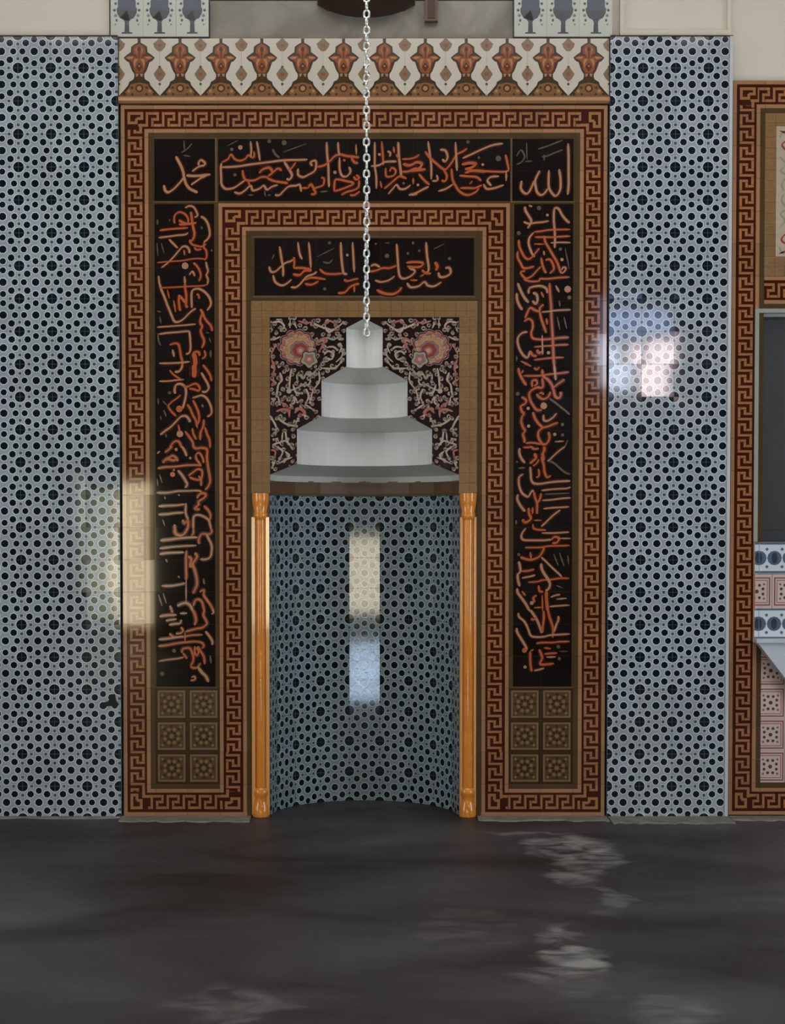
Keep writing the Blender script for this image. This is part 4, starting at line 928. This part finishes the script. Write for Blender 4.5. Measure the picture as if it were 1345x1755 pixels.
# ------------------------------------------------------------------ doorway at the right edge
D0, DV = 1251.0, 142.0
def du(c): return D0 + P*c
def dv(r): return DV + P*r
dw = thing('tiled_doorway', 'doorway framed by brown Greek key tiles at the right edge', 'doorway', (X(du(2.5)), 0, 0))
DY = 0.006
kb = slab('key_border', dw, [(du(0), dv(0), du(1), 1397), (du(4), dv(0), du(5), 1397), (du(1), dv(0), du(4), dv(1)), (du(1), dv(6), du(4), dv(7)), (du(1), 1341.8, du(4), 1397)], DY + .004, WB, 'grout_brown')
lay_d = frame_layers(du(0), dv(0), du(5), 1397.0, 'LTRB', {'T': 40.0, 'L': 16.0, 'R': 10, 'B': 20})
band = frame_layers(du(1) - 8.5, dv(6), du(4) + 8.5, dv(6) + 47 + 8, 'T', {'T': 4.0})
rows = [dv(r) for r in range(22)] + [1341.8]
rows = [r for r in rows if r < 1341] + [1341.8, 1397.0]
for i in range(len(rows)-1):
    for c in (0, 4): painted_tile(kb, du(c), rows[i], du(c+1), rows[i+1], 'olive', lay_d, DY, .2)
for c in (1, 2, 3):
    painted_tile(kb, du(c), dv(0), du(c+1), dv(1), 'olive', lay_d, DY, .2)
    painted_tile(kb, du(c), 1341.8, du(c+1), 1397.0, 'olive', lay_d, DY, .2)
    painted_tile(kb, du(c), dv(6), du(c+1), dv(7), 'olive', band, DY, .2)
# floral field over the door
ff = slab('floral_field', dw, [(du(1), dv(1), du(4), dv(6))], DY + .004, WB, 'grout_brown')
fu0, fu1, fv0, fv1 = 1325.0, 1325.0 + 2*(1389-1325), 219.0, 440.0
def brown2(u0, v0, u1, v1):
    w_, h_ = u1-u0, v1-v0
    put_tile(tile_mesh(w_, h_, 'brown_tile', mosaic_layers(w_, h_), key=('brown', round(w_, 1), round(h_, 1))), ff, (u0+u1)/2, (v0+v1)/2, DY, tilt=.15)
brown2(du(1), dv(1), du(4), fv0); brown2(du(1), fv1, du(4), dv(6))
for k in range(4): brown2(du(1), fv0 + (fv1-fv0)*k/4, fu0, fv0 + (fv1-fv0)*(k+1)/4); brown2(fu1, fv0 + (fv1-fv0)*k/4, du(4), fv0 + (fv1-fv0)*(k+1)/4)
q = MB(); q.box(X(fu0)+.001, X(fu1)-.001, DY - .001, WB, Z(fv1)+.001, Z(fv0)-.001, 'cream_panel')
mc, mv = (fu0+fu1)/2, 331.0
med = [(X(mc + 42*(1 + .1*math.cos(6*a))*math.cos(a)), Z(mv + 42*(1 + .1*math.cos(6*a))*math.sin(a))) for a in [2*PI*i/48 for i in range(48)]]
q.prism(med, DY - .003, DY, 'door_dark')
fo = q.build('floral_panel', ff, loc=(0, 0, 0))
q = MB(); rr = random.Random(3)
for su in (-1, 1):
    for sv in (-1, 1):
        for (pts, m) in (([(58, 104), (40, 96), (30, 80), (44, 70), (54, 80), (46, 88)], 'floral_red'), ([(58, 60), (48, 48), (56, 36), (46, 28), (54, 14), (50, 2)], 'floral_green'), ([(20, 100), (8, 88), (16, 74), (4, 66), (2, 54)], 'floral_pink'), ([(58, 92), (54, 100), (48, 104)], 'floral_green'), ([(30, 60), (38, 50), (34, 40)], 'floral_red')):
            for i, qd in enumerate(ribbon([(mc + su*a, mv + sv*c) for a, c in pts], 3.0)):
                p = [(X(a), DY - .0016, Z(c)) for a, c in qd]
                ar = sum(p[i][0]*p[(i+1) % 4][2] - p[(i+1) % 4][0]*p[i][2] for i in range(4))
                q.poly(p if ar > 0 else p[::-1], m)
q.build('floral_pattern', fo, loc=(0, 0, 0))
# dark door leaf in its pale metal frame
q = MB(); q.box(X(1291), X(1298), 0.0, 0.12, Z(926), Z(dv(7)), 'door_frame'); q.box(X(1478), X(1485), 0.0, 0.12, Z(926), Z(dv(7)), 'door_frame'); q.box(X(1298), X(1478), 0.0, 0.12, Z(dv(7)+7), Z(dv(7)), 'door_frame')
q.box(X(1298), X(1478), 0.03, 0.12, Z(541), Z(dv(7)+7), 'door_frame')
q.build('door_frame', dw, loc=(0, 0, 0))
q = MB(); q.box(X(1298), X(1478), 0.10, 0.14, Z(926), Z(540), 'door_dark')
for (a, e) in ((1312, 1380), (1396, 1464)): q.box(X(a), X(e), 0.092, 0.10, Z(905), Z(560), 'door_dark')
q.build('door_leaf', dw, loc=(0, 0, 0))
# sill courses: blue, rose, blue
sc = slab('sill', dw, [(1292, 926, 1490, 1100)], 0.012, 0.45, 'grout_grey')
blueL = [('sill_blue', disc(0, 0, 12.5, 12, 1.0)), ('sill_deep', disc(0, 0, 9.5, 10, .55)), ('sill_deep', disc(0, 0, 4, 4)), ('sill_blue', disc(-26, 0, 12.5, 12)), ('sill_blue', disc(26, 0, 12.5, 12)), ('sill_deep', disc(-26, 0, 9.5, 10, .55)), ('sill_deep', disc(26, 0, 9.5, 10, .55)),
         ('sill_blue', rect(-28, -27, 28, -23)), ('sill_blue', rect(-28, 22.5, 28, 26))] + [('sill_blue', disc(s*13, t*15, 3.2, 4)) for s in (-1, 1) for t in (-1, 1)]
roseL = []
for (r, t, m) in ((23, 2.4, 'pink_line'), (18.5, 1.2, 'pink_line')):
    roseL += [(m, rect(-r, -r*1.06, r, -r*1.06+t)), (m, rect(-r, r*1.06-t, r, r*1.06)), (m, rect(-r, -r, -r+t, r)), (m, rect(r-t, -r, r, r))]
for k in range(8):
    a = PI/8 + k*PI/4; roseL.append(('pink_deep', disc(11.5*math.cos(a), 11.5*math.sin(a), 2.9, 5, rot=a)))
    if k % 2 == 0: roseL.append(('pink_line', disc(17.5*math.cos(a - PI/8 + PI/4), 17.5*math.sin(a - PI/8 + PI/4), 2.4, 4)))
roseL.append(('pink_deep', disc(0, 0, 3.6, 6)))
for k in range(3):
    put_tile(tile_mesh(52, 54, 'sill_white', blueL, key='sillblue'), sc, 1327.5 + 52*k, 954, 0.004, tilt=.3)
    put_tile(tile_mesh(52, 59, 'pink_ground', roseL, key='sillrose'), sc, 1350 + 52*k, 1011.5, 0.004, tilt=.3)
    put_tile(tile_mesh(52, 50, 'sill_white', blueL, key='sillblue2'), sc, 1327.5 + 52*k, 1067, 0.004, tilt=.3)
for (h_, v_, L_, m_) in ((54, 954, off(blueL, -28.5, 0), 'sill_white'), (50, 1067, off(blueL, -28.5, 0), 'sill_white')):
    put_tile(tile_mesh(7.5, h_, m_, off(blueL, 24, 0)), sc, 1297.3, v_, 0.004, tilt=.3)
put_tile(tile_mesh(29, 59, 'pink_ground', off(roseL, 11.5, 0)), sc, 1309, 1011.5, 0.004, tilt=.3)
# rose tiles below the sill and a pale slab standing in for slanting light
rp = slab('rosette_panel', dw, [(du(1) - 9, 1100, du(4) + 9, 1341.8)], DY + .006, WB, 'grout_brown'); rp['label'] = 'rosy tiles with dotted rosettes under the doorway sill'
for r in range(5):
    v0 = 1341.0 - 55.2*(r+1)
    for c in range(4):
        v0c = max(v0, 1101)
        put_tile(tile_mesh(50.0, 1341.0 - 55.2*r - v0c, 'pink_ground', roseL if r < 4 else [], key=('rose', r == 4)), rp, 1298 + 25 + 50.5*c, (v0c + 1341.0 - 55.2*r)/2, DY + .001, tilt=.2)
q = MB(); q.prism([(X(1291), Z(1094)), (X(1492), Z(1094)), (X(1492), Z(1352))], -0.07, DY - .004, 'slant_pale')
q.box(X(1291), X(1492), -0.085, -0.0, Z(1098), Z(1091.5), 'slant_pale')
o = q.build('slanted_light', dw, loc=(0, 0, 0)); o['label'] = 'pale slab shaped as slanting light under the sill'

# low stone thresholds at the foot of the tiling
for (nm, u0, u1, y0) in (('baseboard_1', -400, 206, -0.06), ('baseboard_2', 208, 430, -0.15), ('baseboard_3', 818, 1040, -0.13), ('baseboard_4', 1042, 1249, -0.20), ('baseboard_5', 1251, 1540, -0.12)):
    rr = random.Random(nm)
    q = MB(); n = 18; top = []; 
    for i in range(n+1):
        u = u0 + (u1-u0)*i/n; top.append((X(u), y0 + rr.uniform(-.012, .03)))
    k = len(q.v); h = 0.007
    for (x, y) in top: q.v += [(x, y - .006, 0.0), (x, y, h), (x, -0.0035 if nm not in ('baseboard_1', 'baseboard_4') else -0.018, h)]
    for i in range(n):
        a, e = k + 3*i, k + 3*i + 3
        q.f += [(a, e, e+1, a+1), (a+1, e+1, e+2, a+2)]; q.m += ['skirting_stone']*2
    q.f += [(k, k+1, k+2), (k+3*n, k+3*n+2, k+3*n+1)]; q.m += ['skirting_stone']*2
    struct(nm, q)

# ------------------------------------------------------------------ chain hanging in front of the niche
CY = -1.5
cxw, z_end = P2W(628, 577, CY)
ch = thing('hanging_chain', 'pale steel chain hanging in front of the niche, nothing on its end', 'chain', (cxw, CY, z_end))
px_m = S*(DIST + CY)/DIST
pitch = 13.45*px_m; hl = pitch/2 + 0.0036; rw = 6.5*px_m; wr = 0.0047
lk = MB(); NS, NT = 20, 8
path = []
for i in range(NS):
    a = 2*PI*i/NS
    x = (rw - wr)*math.cos(a); z = (rw - wr)*math.sin(a)
    z += (hl - rw) * (1 if math.sin(a) > 0 else -1) if abs(math.sin(a)) > 1e-9 else 0
    path.append(Vector((x, 0, z)))
for i in range(NS):
    t = (path[(i+1) % NS] - path[i-1]).normalized(); nrm = Vector((t.z, 0, -t.x))
    for k in range(NT):
        a = 2*PI*k/NT; lk.v.append(tuple(path[i] + nrm*wr*math.cos(a) + Vector((0, 1, 0))*wr*math.sin(a)))
for i in range(NS):
    j = (i+1) % NS
    for k in range(NT):
        l2 = (k+1) % NT; lk.f.append((i*NT+k, j*NT+k, j*NT+l2, i*NT+l2)); lk.m.append('steel')
lme = lk.mesh('link', True)
n = int((6.0 - z_end)/pitch) + 1
for i in range(n):
    o = link('link', lme, ch)
    o.location = (random.uniform(-.0006, .0006), 0, pitch*(i + .5))
    tw = 0.10 + 0.35*math.sin(i*0.11 + 0.9)
    o.rotation_euler = (0, 0, tw + (PI/2 if i % 2 == 1 else 0))
